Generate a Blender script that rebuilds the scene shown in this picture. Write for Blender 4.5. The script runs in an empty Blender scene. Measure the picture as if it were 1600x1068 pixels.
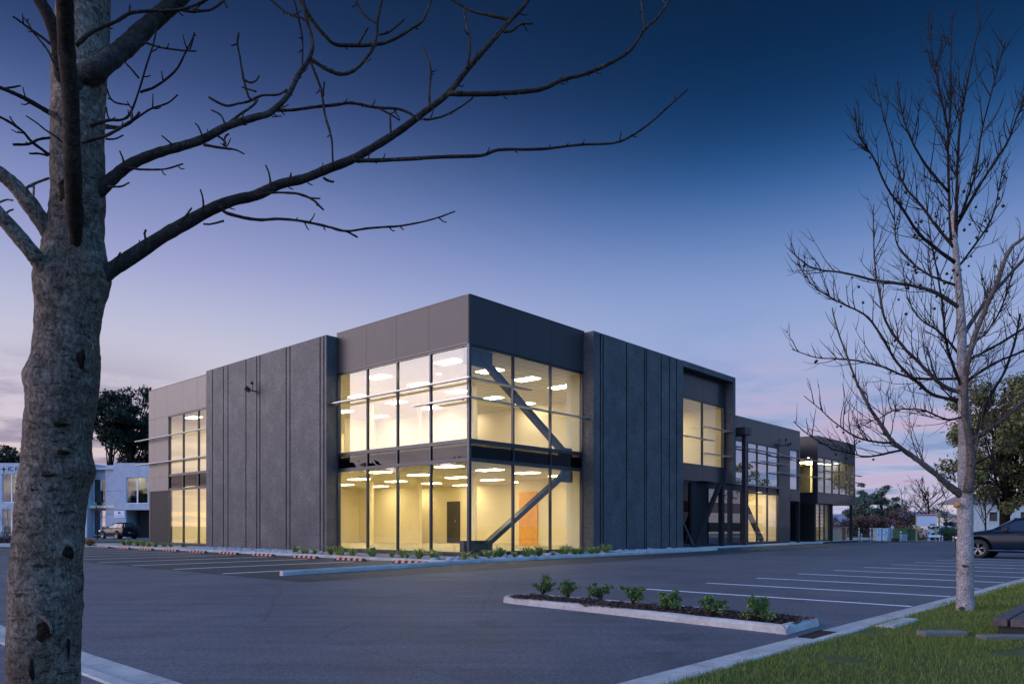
import bpy, math, random
import numpy as np
from mathutils import Vector, Matrix, noise as mnoise

R = math.radians
sc = bpy.context.scene
col = sc.collection
random.seed(7); NP = np.random.default_rng(7)

# ---------------------------------------------------------------- camera
F, YH, H = 1154.0, 822.0, 1.25
cam_d = bpy.data.cameras.new('camera'); cam = bpy.data.objects.new('camera', cam_d); col.objects.link(cam)
cam.location = (0, 0, H); cam.rotation_euler = (R(90), 0, 0)
cam_d.sensor_width = 36; cam_d.lens = F/1600*36; cam_d.shift_y = (YH-534)/1600
cam_d.clip_start = 0.05; cam_d.clip_end = 9000
sc.camera = cam
sc.view_settings.view_transform = 'Standard'; sc.view_settings.look = 'None'
sc.view_settings.exposure = 0.0; sc.view_settings.gamma = 1.0
sc.render.engine = 'CYCLES'
sc.cycles.use_denoising = True
sc.cycles.max_bounces = 8; sc.cycles.diffuse_bounces = 4; sc.cycles.glossy_bounces = 4
sc.cycles.transparent_max_bounces = 16; sc.cycles.caustics_reflective = False
sc.cycles.sample_clamp_indirect = 6

def lin(r, g, b):
    f = lambda c: (c/255/12.92) if c/255 <= .04045 else ((c/255+.055)/1.055)**2.4
    return (f(r), f(g), f(b), 1)

# ---------------------------------------------------------------- node helper
class NT:
    def __init__(s, tree): s.t = tree; s.n = tree.nodes; s.l = tree.links
    def node(s, typ, ins=None, **kw):
        nd = s.n.new(typ)
        for k, v in kw.items(): setattr(nd, k, v)
        for k, v in (ins or {}).items():
            sock = nd.inputs[k]
            if isinstance(v, bpy.types.NodeSocket): s.l.new(v, sock)
            else: sock.default_value = v
        return nd
    def math(s, op, a, b=0.0, clamp=False):
        nd = s.node('ShaderNodeMath', {0: a, 1: b}, operation=op); nd.use_clamp = clamp; return nd.outputs[0]
    def ramp(s, fac, stops, interp='LINEAR'):
        nd = s.n.new('ShaderNodeValToRGB'); s.l.new(fac, nd.inputs[0]); cr = nd.color_ramp; cr.interpolation = interp
        while len(cr.elements) < len(stops): cr.elements.new(0.5)
        for e, (p, c) in zip(cr.elements, stops):
            e.position = p; e.color = c if len(c) == 4 else (*c, 1)
        return nd.outputs[0]
    def mix(s, f, a, b, mode='MIX'):
        nd = s.n.new('ShaderNodeMix'); nd.data_type = 'RGBA'; nd.blend_type = mode; nd.clamp_factor = True
        for k, v in ((0, f), (6, a), (7, b)):
            if isinstance(v, bpy.types.NodeSocket): s.l.new(v, nd.inputs[k])
            else: nd.inputs[k].default_value = v if k == 0 or len(v) == 4 else (*v, 1)
        return nd.outputs[2]
    def noise(s, vec, scale, detail=4, rough=.55, out=0):
        nd = s.node('ShaderNodeTexNoise', {'Scale': scale, 'Detail': detail, 'Roughness': rough})
        if vec is not None: s.l.new(vec, nd.inputs['Vector'])
        return nd.outputs[out]

# ---------------------------------------------------------------- world: dusk sky
w = bpy.data.worlds.new('World'); sc.world = w; w.use_nodes = True
N = NT(w.node_tree); N.n.clear()
tc = N.node('ShaderNodeTexCoord').outputs['Generated']
sx = N.node('ShaderNodeSeparateXYZ', {0: tc})
X, Y, Z = sx.outputs
hor = N.math('SQRT', N.math('ADD', N.math('MULTIPLY', X, X), N.math('MULTIPLY', Y, Y)))
az = N.math('DIVIDE', X, N.math('MAXIMUM', hor, .001))
rightf = N.node('ShaderNodeMapRange', {0: az, 1: -.42, 2: .32, 3: 0., 4: 1.}, interpolation_type='SMOOTHSTEP').outputs[0]
left = N.ramp(Z, [(0, lin(238,198,170)), (.05, lin(232,203,192)), (.11, lin(212,199,212)), (.20, lin(202,200,217)), (.26, lin(182,186,216)),
                  (.313, lin(156,162,208)), (.378, lin(124,138,188)), (.438, lin(82,102,154)), (.49, lin(52,72,120)), (.55, lin(28,50,88)), (.62, lin(18,38,70))], 'B_SPLINE')
rght = N.ramp(Z, [(0, lin(208,202,220)), (.05, lin(196,194,220)), (.10, lin(165,180,216)), (.18, lin(154,169,213)), (.25, lin(149,169,213)),
                  (.32, lin(120,146,200)), (.39, lin(56,102,162)), (.45, lin(21,62,110)), (.52, lin(13,43,80)), (.60, lin(10,34,63)), (1, lin(14,44,80))], 'B_SPLINE')
sky = N.mix(rightf, left, rght)
# cloud layer (mapped on a plane high above)
zz_ = N.math('ADD', N.math('MAXIMUM', Z, 0), .07)
cv = N.node('ShaderNodeCombineXYZ', {0: N.math('DIVIDE', X, zz_), 1: N.math('DIVIDE', Y, zz_), 2: 0.0}).outputs[0]
cn = N.noise(cv, 1.05, 8, .58)
cn2 = N.noise(N.node('ShaderNodeVectorMath', {0: cv, 1: (5.3, 2.1, 0)}, operation='ADD').outputs[0], .33, 5, .5)
low = N.node('ShaderNodeMapRange', {0: Z, 1: .30, 2: .14, 3: 0., 4: 1.}, interpolation_type='SMOOTHSTEP').outputs[0]
rside = N.node('ShaderNodeMapRange', {0: az, 1: .12, 2: .36, 3: 0., 4: 1.}, interpolation_type='SMOOTHSTEP').outputs[0]
lside = N.node('ShaderNodeMapRange', {0: az, 1: -.34, 2: -.47, 3: 0., 4: 1.}, interpolation_type='SMOOTHSTEP').outputs[0]
cmask = N.node('ShaderNodeMapRange', {0: cn, 1: .43, 2: .60, 3: 0., 4: 1.}, interpolation_type='SMOOTHSTEP').outputs[0]
cmask2 = N.node('ShaderNodeMapRange', {0: cn2, 1: .45, 2: .62, 3: 0., 4: 1.}, interpolation_type='SMOOTHSTEP').outputs[0]
pink = N.mix(cmask2, lin(197,177,205), lin(164,176,214))
m1 = N.math('MULTIPLY', N.math('MULTIPLY', cmask, low), rside)
sky = N.mix(N.math('MULTIPLY', m1, .9), sky, pink)
dk = N.node('ShaderNodeMapRange', {0: cn, 1: .52, 2: .36, 3: 0., 4: 1.}, interpolation_type='SMOOTHSTEP').outputs[0]
sky = N.mix(N.math('MULTIPLY', N.math('MULTIPLY', N.math('MULTIPLY', dk, low), rside), .7), sky, lin(120,142,190))
low2 = N.node('ShaderNodeMapRange', {0: Z, 1: .235, 2: .12, 3: 0., 4: 1.}, interpolation_type='SMOOTHSTEP').outputs[0]
cmask3 = N.node('ShaderNodeMapRange', {0: cn, 1: .42, 2: .57, 3: 0., 4: 1.}, interpolation_type='SMOOTHSTEP').outputs[0]
m2 = N.math('MULTIPLY', N.math('MULTIPLY', cmask3, low2), lside)
sky = N.mix(N.math('MULTIPLY', m2, .8), sky, lin(142,134,162))
# the after-glow: the sky is brighter toward the set sun, behind and to the left of the camera
gl = N.node('ShaderNodeVectorMath', {0: tc, 1: (-.97, -.22, .12)}, operation='DOT_PRODUCT').outputs['Value']
gf = N.node('ShaderNodeMapRange', {0: gl, 1: .45, 2: 1.0, 3: 1.0, 4: 2.2}, interpolation_type='SMOOTHSTEP').outputs[0]
up = N.node('ShaderNodeMapRange', {0: Z, 1: .60, 2: .95, 3: 1.0, 4: 4.5}).outputs[0]  # lift added to the unseen sky overhead, to light the ground
bk = N.node('ShaderNodeMapRange', {0: Y, 1: .1, 2: -.3, 3: 1.0, 4: 2.6}).outputs[0]  # lift added to the unseen sky behind the camera, as fill light
stren = N.math('MULTIPLY', N.math('MULTIPLY', gf, up), bk)
brd = N.node('ShaderNodeVectorMath', {0: tc, 1: (.72, -.66, .2)}, operation='DOT_PRODUCT').outputs['Value']
brf = N.node('ShaderNodeMapRange', {0: brd, 1: .15, 2: .85, 3: 0., 4: 1.}, interpolation_type='SMOOTHSTEP').outputs[0]
sky = N.mix(brf, sky, (.06, .165, .36))  # blue added to the unseen sky behind right, to tint the right-hand walls
bg = N.node('ShaderNodeBackground', {0: sky, 1: stren})
wo = N.node('ShaderNodeOutputWorld'); N.l.new(bg.outputs[0], wo.inputs[0])

sun_d = bpy.data.lights.new('dusk_sun', 'SUN'); sun_d.energy = 1.75; sun_d.angle = R(50); sun_d.color = (1, .82, .78)
sun = bpy.data.objects.new('dusk_sun', sun_d); col.objects.link(sun)
sdir = Vector((-.98, -.16, .30)).normalized()      # toward the after-glow
sun.rotation_euler = sdir.to_track_quat('Z', 'Y').to_euler()

# ---------------------------------------------------------------- materials
def mat(name):
    m = bpy.data.materials.new(name); m.use_nodes = True; n = NT(m.node_tree); n.n.clear()
    b = n.node('ShaderNodeBsdfPrincipled'); o = n.node('ShaderNodeOutputMaterial'); n.l.new(b.outputs[0], o.inputs[0])
    return m, n, b, o
def setc(n, b, key, v):
    if isinstance(v, bpy.types.NodeSocket): n.l.new(v, b.inputs[key])
    elif key == 'Base Color': b.inputs[key].default_value = (*v[:3], 1)
    else: b.inputs[key].default_value = v
def bump(n, b, h, strength=.3, dist=.01):
    bp = n.node('ShaderNodeBump', {'Height': h, 'Strength': strength, 'Distance': dist}); n.l.new(bp.outputs[0], b.inputs['Normal'])
def simple(name, c, rough=.6, metal=0., var=.12, scale=3., bmp=0., bscale=60., spec=.5, coat=0.):
    m, n, b, o = mat(name)
    ob = n.node('ShaderNodeTexCoord').outputs['Object']
    nz = n.noise(ob, scale, 5)
    a = tuple(max(0, x*(1-var)) for x in c); d = tuple(x*(1+var) for x in c)
    setc(n, b, 'Base Color', n.ramp(nz, [(.3, (*a, 1)), (.7, (*d, 1))]))
    b.inputs['Roughness'].default_value = rough; b.inputs['Metallic'].default_value = metal
    b.inputs['Specular IOR Level'].default_value = spec; b.inputs['Coat Weight'].default_value = coat
    if bmp: bump(n, b, n.noise(ob, bscale, 3), bmp, .01)
    return m
def emis(name, c, s):
    m, n, b, o = mat(name)
    setc(n, b, 'Base Color', (.8, .8, .8)); b.inputs['Emission Color'].default_value = (*c, 1); b.inputs['Emission Strength'].default_value = s
    return m

def m_asphalt(name, base, tint=(1, 1, 1.12)):
    m, n, b, o = mat(name)
    ob = n.node('ShaderNodeTexCoord').outputs['Object']
    big = n.noise(ob, .35, 4, .6); mid = n.noise(ob, 2.2, 5, .6); fine = n.math('ADD', n.math('MULTIPLY', n.noise(ob, 75, 3, .8), .6), n.math('MULTIPLY', n.noise(ob, 22, 4, .8), .4))
    sw = n.node('ShaderNodeMapping', {0: ob, 2: (0, 0, R(-42)), 3: (.25, 2.4, 1)}, vector_type='POINT').outputs[0]
    streak = n.noise(sw, 1.2, 5, .6)
    c0 = tuple(x*base*.62 for x in tint); c1 = tuple(x*base*1.35 for x in tint)
    f = n.math('ADD', n.math('ADD', n.math('MULTIPLY', big, .4), n.math('MULTIPLY', mid, .25)), n.math('MULTIPLY', streak, .35))
    c = n.ramp(f, [(.36, (*c0, 1)), (.64, (*c1, 1))])
    sp = n.ramp(fine, [(.40, (.35, .35, .36, 1)), (.5, (.95, .95, .95, 1)), (.60, (2.1, 2.05, 2.0, 1))])
    stn = n.ramp(n.noise(ob, .9, 5, .7), [(.30, (.55, .55, .57, 1)), (.44, (1, 1, 1, 1)), (.62, (1, 1, 1, 1)), (.74, (1.25, 1.25, 1.22, 1))])
    vor = n.node('ShaderNodeTexVoronoi', {'Vector': n.mix(.25, ob, n.noise(ob, 1.3, 4, .6, 1), 'ADD'), 'Scale': .16}, feature='DISTANCE_TO_EDGE').outputs['Distance']
    crack = n.ramp(vor, [(0.0, (.45, .45, .45, 1)), (.004, (1, 1, 1, 1))])
    setc(n, b, 'Base Color', n.mix(.6, n.mix(.75, n.mix(1., c, sp, 'MULTIPLY'), stn, 'MULTIPLY'), crack, 'MULTIPLY'))
    setc(n, b, 'Roughness', n.node('ShaderNodeMapRange', {0: mid, 3: .55, 4: .8}).outputs[0])
    b.inputs['Specular IOR Level'].default_value = .45
    bump(n, b, n.noise(ob, 90, 3, .7), .5, .006)
    return m
A_MAIN = m_asphalt('asphalt', .105, (1.0, .98, 1.12))
A_DARK = m_asphalt('fresh_asphalt', .045, (1.05, 1., 1.0))

def m_precast():
    m, n, b, o = mat('dark_precast_concrete')
    ob = n.node('ShaderNodeTexCoord').outputs['Object']
    grain = n.noise(ob, 17, 6, .85); blot = n.noise(ob, .7, 7, .68)
    st = n.node('ShaderNodeMapping', {0: ob, 3: (1.2, 1.2, .9)}).outputs[0]
    streak = n.noise(st, 1.1, 6, .65)
    v = n.math('ADD', n.math('MULTIPLY', blot, .6), n.math('MULTIPLY', streak, .4))
    c = n.ramp(v, [(.36, (.064, .062, .066, 1)), (.50, (.088, .084, .088, 1)), (.64, (.130, .120, .122, 1))])
    g = n.ramp(grain, [(.40, (.30, .30, .32, 1)), (.5, (1, 1, 1, 1)), (.60, (1.9, 1.85, 1.85, 1))])
    setc(n, b, 'Base Color', n.mix(.75, c, g, 'MULTIPLY'))
    b.inputs['Roughness'].default_value = .62; b.inputs['Specular IOR Level'].default_value = .45
    bump(n, b, grain, .6, .012)
    return m
M_PRE = m_precast()
M_PANEL = simple('bronze_metal_panel', (.050, .043, .046), .42, .1, .06, 1.2, 0, 1, .4)
M_PANEL2 = simple('charcoal_metal_panel', (.034, .033, .038), .32, .1, .06, 1.2, 0, 1, .45, .2)
M_FRAME = simple('dark_aluminium', (.07, .072, .08), .36, .7, .05, 2)
M_BLACK = simple('black_metal', (.018, .018, .02), .42, .4, .1, 4)
M_VOID = simple('black_joint_sealant', (.004, .004, .005), 1., 0, .1, 4, 0, 1, 0.)
M_PANELSHEEN = simple('bronze_panel_sky_sheen', (.19, .165, .145), .4, .1, .05, 1.2, 0, 1, .45)  # lighter copy of the bronze panel; grazing sky reflection put into its colour
M_CHAR = simple('matt_charcoal_cladding', (.022, .02, .022), .6, 0, .1, 3, 0, 1, .25)
M_SHADE = simple('shade_blade_aluminium', (.32, .33, .36), .3, .8, .05, 3)
M_STEEL = simple('painted_grey_steel', (.05, .05, .053), .5, .2, .12, 3)
M_WALLI = simple('cream_interior_paint', (.80, .71, .50), .85, 0, .02, .8)
def m_ceil():
    m, n, b, o = mat('ceiling_tile')
    ob = n.node('ShaderNodeTexCoord').outputs['Object']; sp = n.node('ShaderNodeSeparateXYZ', {0: ob}).outputs
    f = None
    for k in (0, 1):
        fr = n.math('FRACT', n.math('MULTIPLY', sp[k], 1/.65)); e_ = n.math('LESS_THAN', fr, .06); f = e_ if f is None else n.math('MAXIMUM', f, e_)
    setc(n, b, 'Base Color', n.mix(f, (.76, .71, .58), (.42, .39, .32))); b.inputs['Roughness'].default_value = .9
    return m
M_CEIL = m_ceil()
M_CARPET = simple('beige_carpet', (.42, .38, .28), .95, 0, .08, 8)
M_WOOD = simple('orange_door_veneer', (.72, .34, .05), .45, 0, .10, 4)
M_DARKIN = simple('dark_interior', (.05, .047, .045), .8)
M_LIGHT = emis('lit_ceiling_diffuser', (1, .835, .50), 26.)
M_SPOT = emis('lit_downlight', (1, .9, .7), 60.)
M_FLOODW = simple('white_frame_paint', (.85, .85, .86), .5)

def glass(name, base, tint=(1, 1, 1), kk=1.):
    m = bpy.data.materials.new(name); m.use_nodes = True; n = NT(m.node_tree); n.n.clear()
    lw = n.node('ShaderNodeLayerWeight', {'Blend': .5}).outputs['Facing']
    f5 = n.math('POWER', lw, 3.5)
    fac = n.math('ADD', base, n.math('MULTIPLY', f5, (1-base)*kk))
    tr = n.node('ShaderNodeBsdfTransparent', {0: (*tint, 1)})
    gl = n.node('ShaderNodeBsdfGlossy', {0: (.92, .95, 1, 1), 1: .004})
    mx = n.node('ShaderNodeMixShader', {0: fac, 1: tr.outputs[0], 2: gl.outputs[0]})
    o = n.node('ShaderNodeOutputMaterial'); n.l.new(mx.outputs[0], o.inputs[0])
    return m
G_CLEAR = glass('clear_glazing', .12, (.93, .95, .90))
G_TINT = glass('tinted_glazing', .66, (.5, .55, .55))
G_SKYW = glass('far_glazing', .28, (.85, .87, .8))
G_SPAN = glass('spandrel_glazing', .025, (.10, .10, .11), .3)

def m_conc(name, c, var=.18, stain=.5):
    m, n, b, o = mat(name)
    ob = n.node('ShaderNodeTexCoord').outputs['Object']
    v = n.math('ADD', n.math('MULTIPLY', n.noise(ob, 1.6, 6, .65), .65), n.math('MULTIPLY', n.noise(ob, 14, 4, .6), .35))
    a = tuple(x*(1-var*1.6) for x in c); d = tuple(x*(1+var) for x in c)
    cc = n.ramp(v, [(.36, (*a, 1)), (.6, (*d, 1))])
    g = n.ramp(n.noise(ob, 110, 2, .7), [(.3, (.7, .7, .7, 1)), (.6, (1.1, 1.1, 1.1, 1))])
    setc(n, b, 'Base Color', n.mix(stain, cc, g, 'MULTIPLY'))
    b.inputs['Roughness'].default_value = .85
    bump(n, b, n.noise(ob, 60, 3, .7), .35, .006)
    return m
M_KERB = m_conc('kerb_concrete', (.47, .44, .42))
M_CONCL = m_conc('pale_blue_grey_concrete', (.46, .50, .58), .10, .25)
M_PAINT = simple('road_paint', (.92, .92, .92), .7, 0, .12, 9)

def m_bark(name, c_d, c_m, c_l, lent=1.0, scale=1.0):
    m, n, b, o = mat(name)
    ob = n.node('ShaderNodeTexCoord').outputs['Object']
    patch = n.math('ADD', n.math('MULTIPLY', n.noise(ob, 2.6*scale, 6, .68), .6), n.math('MULTIPLY', n.noise(ob, 17*scale, 5, .7), .4))
    wp = n.noise(ob, 14*scale, 4, .6, 1)
    ow = n.mix(.06, ob, wp, 'ADD')
    hz = n.node('ShaderNodeMapping', {0: ow, 3: (14*scale, 14*scale, 58*scale)}).outputs[0]
    len_ = n.noise(hz, 1.0, 6, .75)
    hz2 = n.node('ShaderNodeMapping', {0: ow, 3: (85*scale, 85*scale, 30*scale)}).outputs[0]
    crk = n.noise(hz2, 1.0, 5, .75)
    c = n.ramp(patch, [(.36, (*c_d, 1)), (.5, (*c_m, 1)), (.64, (*c_l, 1))])
    g = n.ramp(len_, [(.38, (.25, .23, .22, 1)), (.46, (.92, .92, .92, 1)), (.68, (1.2, 1.2, 1.2, 1))])
    g2 = n.ramp(crk, [(.40, (.38, .36, .35, 1)), (.5, (.95, .95, .95, 1)), (.60, (1.6, 1.6, 1.62, 1))])
    cc = n.mix(lent, c, g, 'MULTIPLY')
    setc(n, b, 'Base Color', n.mix(lent*.85, cc, g2, 'MULTIPLY'))
    b.inputs['Roughness'].default_value = .9; b.inputs['Specular IOR Level'].default_value = .2
    hh = n.math('ADD', n.math('MULTIPLY', len_, .6), n.math('MULTIPLY', crk, .6))
    bump(n, b, hh, .9, .012)
    return m
M_BARK = m_bark('grey_brown_bark', (.088, .065, .050), (.150, .116, .092), (.27, .22, .18))
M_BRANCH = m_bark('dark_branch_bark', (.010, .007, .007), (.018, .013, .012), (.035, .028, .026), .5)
M_BARKW = m_bark('pale_smooth_bark', (.22, .195, .19), (.34, .31, .31), (.45, .425, .44), .75)
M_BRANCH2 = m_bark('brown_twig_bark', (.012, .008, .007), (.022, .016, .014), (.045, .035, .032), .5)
M_LIMB = m_bark('grey_limb_bark', (.045, .035, .032), (.085, .068, .062), (.14, .12, .115), .6)
M_LIMBP = m_bark('pale_limb_bark', (.075, .058, .054), (.135, .11, .10), (.21, .18, .17), .7)
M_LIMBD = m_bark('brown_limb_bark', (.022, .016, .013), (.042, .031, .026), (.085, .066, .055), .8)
M_CUT = simple('sawn_wood', (.45, .24, .10), .8, 0, .2, 30)
M_SCAR = simple('scar_dark_bark', (.022, .016, .013), 1., 0, .5, 25, .8, 70, 0.)
M_POD = simple('seed_pod_brown', (.02, .014, .012), .9)

def m_leaf(name, c0, c1, rough=.6, trans=.0):
    m, n, b, o = mat(name)
    r = n.node('ShaderNodeNewGeometry').outputs['Random Per Island']
    setc(n, b, 'Base Color', n.ramp(r, [(0, (*c0, 1)), (1, (*c1, 1))]))
    b.inputs['Roughness'].default_value = rough; b.inputs['Specular IOR Level'].default_value = .3
    return m
M_PINE = m_leaf('pine_foliage', (.012, .022, .016), (.035, .055, .035))
M_EVER = m_leaf('evergreen_foliage', (.035, .055, .02), (.19, .175, .07))
M_SHRUB = m_leaf('shrub_leaves', (.02, .05, .012), (.16, .27, .07), .4)
M_BUSH = m_leaf('bluish_bush_leaves', (.03, .07, .055), (.10, .16, .13))
M_HEDGE = m_leaf('bare_reddish_twigs', (.06, .032, .032), (.17, .10, .085))
M_HEDGEG = m_leaf('clipped_hedge_leaves', (.02, .06, .02), (.07, .13, .05))
M_TUFT = m_leaf('strappy_leaves', (.10, .17, .03), (.42, .48, .14), .5)
M_RUST = m_leaf('rust_grass_blades', (.25, .12, .05), (.45, .26, .12))
M_GRASS = m_leaf('grass_blades', (.06, .10, .015), (.21, .25, .05), .6)
M_STONE = simple('pale_pebble', (.40, .41, .45), .8, 0, .4, 30)

def m_ground(name, c0, c1, scale=2.):
    m, n, b, o = mat(name)
    ob = n.node('ShaderNodeTexCoord').outputs['Object']
    v = n.math('ADD', n.math('MULTIPLY', n.noise(ob, scale, 6, .65), .6), n.math('MULTIPLY', n.noise(ob, scale*18, 4, .7), .4))
    setc(n, b, 'Base Color', n.ramp(v, [(.36, (*c0, 1)), (.64, (*c1, 1))]))
    b.inputs['Roughness'].default_value = .95; bump(n, b, n.noise(ob, scale*20, 4, .7), .8, .03)
    return m
M_LAWN = m_ground('lawn_soil', (.04, .06, .012), (.11, .12, .03), 1.5)
M_MULCH = m_ground('bark_mulch', (.03, .017, .014), (.10, .06, .05), 9)
M_MULCHB = m_leaf('bark_chips', (.03, .018, .015), (.15, .09, .075), .9)
M_FIELD = m_ground('far_field', (.05, .07, .025), (.10, .11, .05), .05)
M_GRAVEL = m_ground('grey_gravel', (.16, .16, .17), (.34, .33, .34), 14)

# ---------------------------------------------------------------- mesh builder
class MB:
    def __init__(s): s.v = []; s.f = []
    def box(s, x0, x1, y0, y1, z0, z1, M=None):
        b = len(s.v)
        for z in (min(z0, z1), max(z0, z1)):
            for x, y in ((min(x0,x1), min(y0,y1)), (max(x0,x1), min(y0,y1)), (max(x0,x1), max(y0,y1)), (min(x0,x1), max(y0,y1))):
                p = Vector((x, y, z)); s.v.append(tuple(M @ p) if M else tuple(p))
        for q in ((0,3,2,1), (4,5,6,7), (0,1,5,4), (1,2,6,5), (2,3,7,6), (3,0,4,7)): s.f.append(tuple(b+i for i in q))
        return s
    def bar(s, p, q, w, d, upv=(0, 0, 1)):      # rectangular bar from p to q
        p, q = Vector(p), Vector(q); t = (q-p).normalized(); a = t.cross(Vector(upv))
        if a.length < 1e-4: a = t.cross(Vector((1, 0, 0)))
        a.normalize(); c = a.cross(t).normalized(); b = len(s.v)
        for e in (p, q):
            for i, j in ((-1,-1), (1,-1), (1,1), (-1,1)): s.v.append(tuple(e+a*i*w/2+c*j*d/2))
        for f in ((0,1,2,3), (7,6,5,4), (0,4,5,1), (1,5,6,2), (2,6,7,3), (3,7,4,0)): s.f.append(tuple(b+i for i in f))
        return s
    def tube(s, pts, rad, n=6, cap=True):
        pts = [Vector(p) for p in pts]
        if len(pts) < 2: return s
        b0 = len(s.v); t = (pts[1]-pts[0]).normalized(); a = t.orthogonal().normalized()
        for i, p in enumerate(pts):
            t = (pts[min(i+1, len(pts)-1)]-pts[max(i-1, 0)])
            t = t.normalized() if t.length > 1e-9 else Vector((0, 0, 1))
            a = (a-t*a.dot(t)); a = a.normalized() if a.length > 1e-6 else t.orthogonal().normalized()
            c = t.cross(a); r = rad[i] if hasattr(rad, '__len__') else rad
            for k in range(n):
                an = 2*math.pi*k/n; s.v.append(tuple(p+(a*math.cos(an)+c*math.sin(an))*r))
        for i in range(len(pts)-1):
            for k in range(n):
                k2 = (k+1) % n; s.f.append((b0+i*n+k, b0+i*n+k2, b0+(i+1)*n+k2, b0+(i+1)*n+k))
        if cap:
            s.f.append(tuple(b0+k for k in range(n))[::-1]); e = b0+(len(pts)-1)*n; s.f.append(tuple(e+k for k in range(n)))
        return s
    def prism(s, poly, z0, z1):       # polygon (ccw) extruded
        b = len(s.v); n = len(poly)
        for z in (z0, z1):
            for x, y in poly: s.v.append((x, y, z))
        s.f.append(tuple(b+i for i in range(n))[::-1]); s.f.append(tuple(b+n+i for i in range(n)))
        for i in range(n): j = (i+1) % n; s.f.append((b+i, b+j, b+n+j, b+n+i))
        return s
    def lathe(s, prof, n=24, axis='y', c=(0, 0, 0)):  # prof: (radius, along)
        b = len(s.v)
        for r, h in prof:
            for k in range(n):
                an = 2*math.pi*k/n; u, v = r*math.cos(an), r*math.sin(an)
                p = (u, h, v) if axis == 'y' else (u, v, h)
                s.v.append((p[0]+c[0], p[1]+c[1], p[2]+c[2]))
        for i in range(len(prof)-1):
            for k in range(n): k2 = (k+1) % n; s.f.append((b+i*n+k, b+i*n+k2, b+(i+1)*n+k2, b+(i+1)*n+k))
        return s
    def quad(s, *p):
        b = len(s.v); s.v += [tuple(q) for q in p]; s.f.append(tuple(range(b, b+len(p)))); return s
    def build(s, name, m, parent=None, smooth=False, loc=None, rz=0, bevel=0):
        me = bpy.data.meshes.new(name); me.from_pydata(s.v, [], s.f); me.update()
        if m: me.materials.append(m)
        if smooth: me.polygons.foreach_set('use_smooth', [True]*len(me.polygons))
        o = bpy.data.objects.new(name, me); col.objects.link(o)
        if parent: o.parent = parent
        if loc: o.location = loc
        o.rotation_euler.z = rz
        if bevel:
            md = o.modifiers.new('bevel', 'BEVEL'); md.width = bevel; md.segments = 2; md.limit_method = 'ANGLE'; md.angle_limit = R(40)
        return o
def npmesh(name, V, Fq, m, parent=None, loc=None):     # numpy verts (n,3), faces (k,c)
    me = bpy.data.meshes.new(name); V = np.asarray(V, dtype=np.float32); Fq = np.asarray(Fq, dtype=np.int32)
    me.vertices.add(len(V)); me.vertices.foreach_set('co', V.ravel())
    c = Fq.shape[1]; me.loops.add(Fq.size); me.loops.foreach_set('vertex_index', Fq.ravel())
    me.polygons.add(len(Fq)); me.polygons.foreach_set('loop_start', np.arange(0, Fq.size, c, dtype=np.int32))
    me.polygons.foreach_set('loop_total', np.full(len(Fq), c, dtype=np.int32))
    me.update(calc_edges=True); me.validate()
    me.materials.append(m); o = bpy.data.objects.new(name, me); col.objects.link(o)
    if parent: o.parent = parent
    if loc: o.location = loc
    return o
def tag(o, label=None, cat=None, group=None, kind=None):
    if label: o['label'] = label
    if cat: o['category'] = cat
    if group: o['group'] = group
    if kind: o['kind'] = kind
    return o
def struct(o): o['kind'] = 'structure'; return o
def empty(name, loc=(0, 0, 0), rz=0):
    o = bpy.data.objects.new(name, None); col.objects.link(o); o.location = loc; o.rotation_euler.z = rz; o.empty_display_size = .3; return o
def copy_tree(o, parent=None):
    c = o.copy(); col.objects.link(c)
    if parent: c.parent = parent
    for ch in list(o.children): copy_tree(ch, c)
    return c
def at(px, py, Zd): return Vector(((px-800)/F*Zd, Zd, H-(py-YH)/F*Zd))
def gr(px, py, z=0.): Zd = F*(H-z)/(py-YH); return Vector(((px-800)/F*Zd, Zd, z))

# building frame
P0 = Vector((-1.675, 28.85, 0)); RB = math.atan2(.74242, .66993)
cb, sb = math.cos(RB), math.sin(RB)
def L(x, y, z=0.): return Vector((P0.x+x*cb-y*sb, P0.y+x*sb+y*cb, z))
def Lpoly(pts, z0, z1): return MB().prism([(L(*p).x, L(*p).y) for p in pts], z0, z1)
def sheet(name, pts, z, m, world=False):
    mb = MB(); mb.quad(*[(Vector((p[0], p[1], z)) if world else L(p[0], p[1], z)) for p in pts]); return struct(mb.build(name, m))

# ================================================================ GROUND
def dy(x): return -.032*(x+8.1)      # the lawn kerb runs slightly askew to the building
sheet('ground', [(-4000, -3000), (4000, -3000), (4000, 5000), (-4000, 5000)], -.03, M_FIELD, True)
sheet('car_park_asphalt', [(-17.7, -17.5), (-17.7, -18.3), (75, -21), (75, 0.), (22.2, 40), (-17.7, 75)], 0, A_MAIN)
sheet('fresh_asphalt_bays', [(-11.15, -6.05), (-2.9, -5.75), (-2.9, 31), (-11.15, 31)], .004, A_DARK)
sheet('fresh_asphalt_strip', [(-2.9, -5.75), (15.2, -5.2), (15.2, -2.7), (-2.9, -2.7)], .004, A_DARK)
sheet('fresh_asphalt_court', [(15.2, -5.2), (60, -4.2), (60, -.9), (15.2, -.9)], .004, A_DARK)
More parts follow.
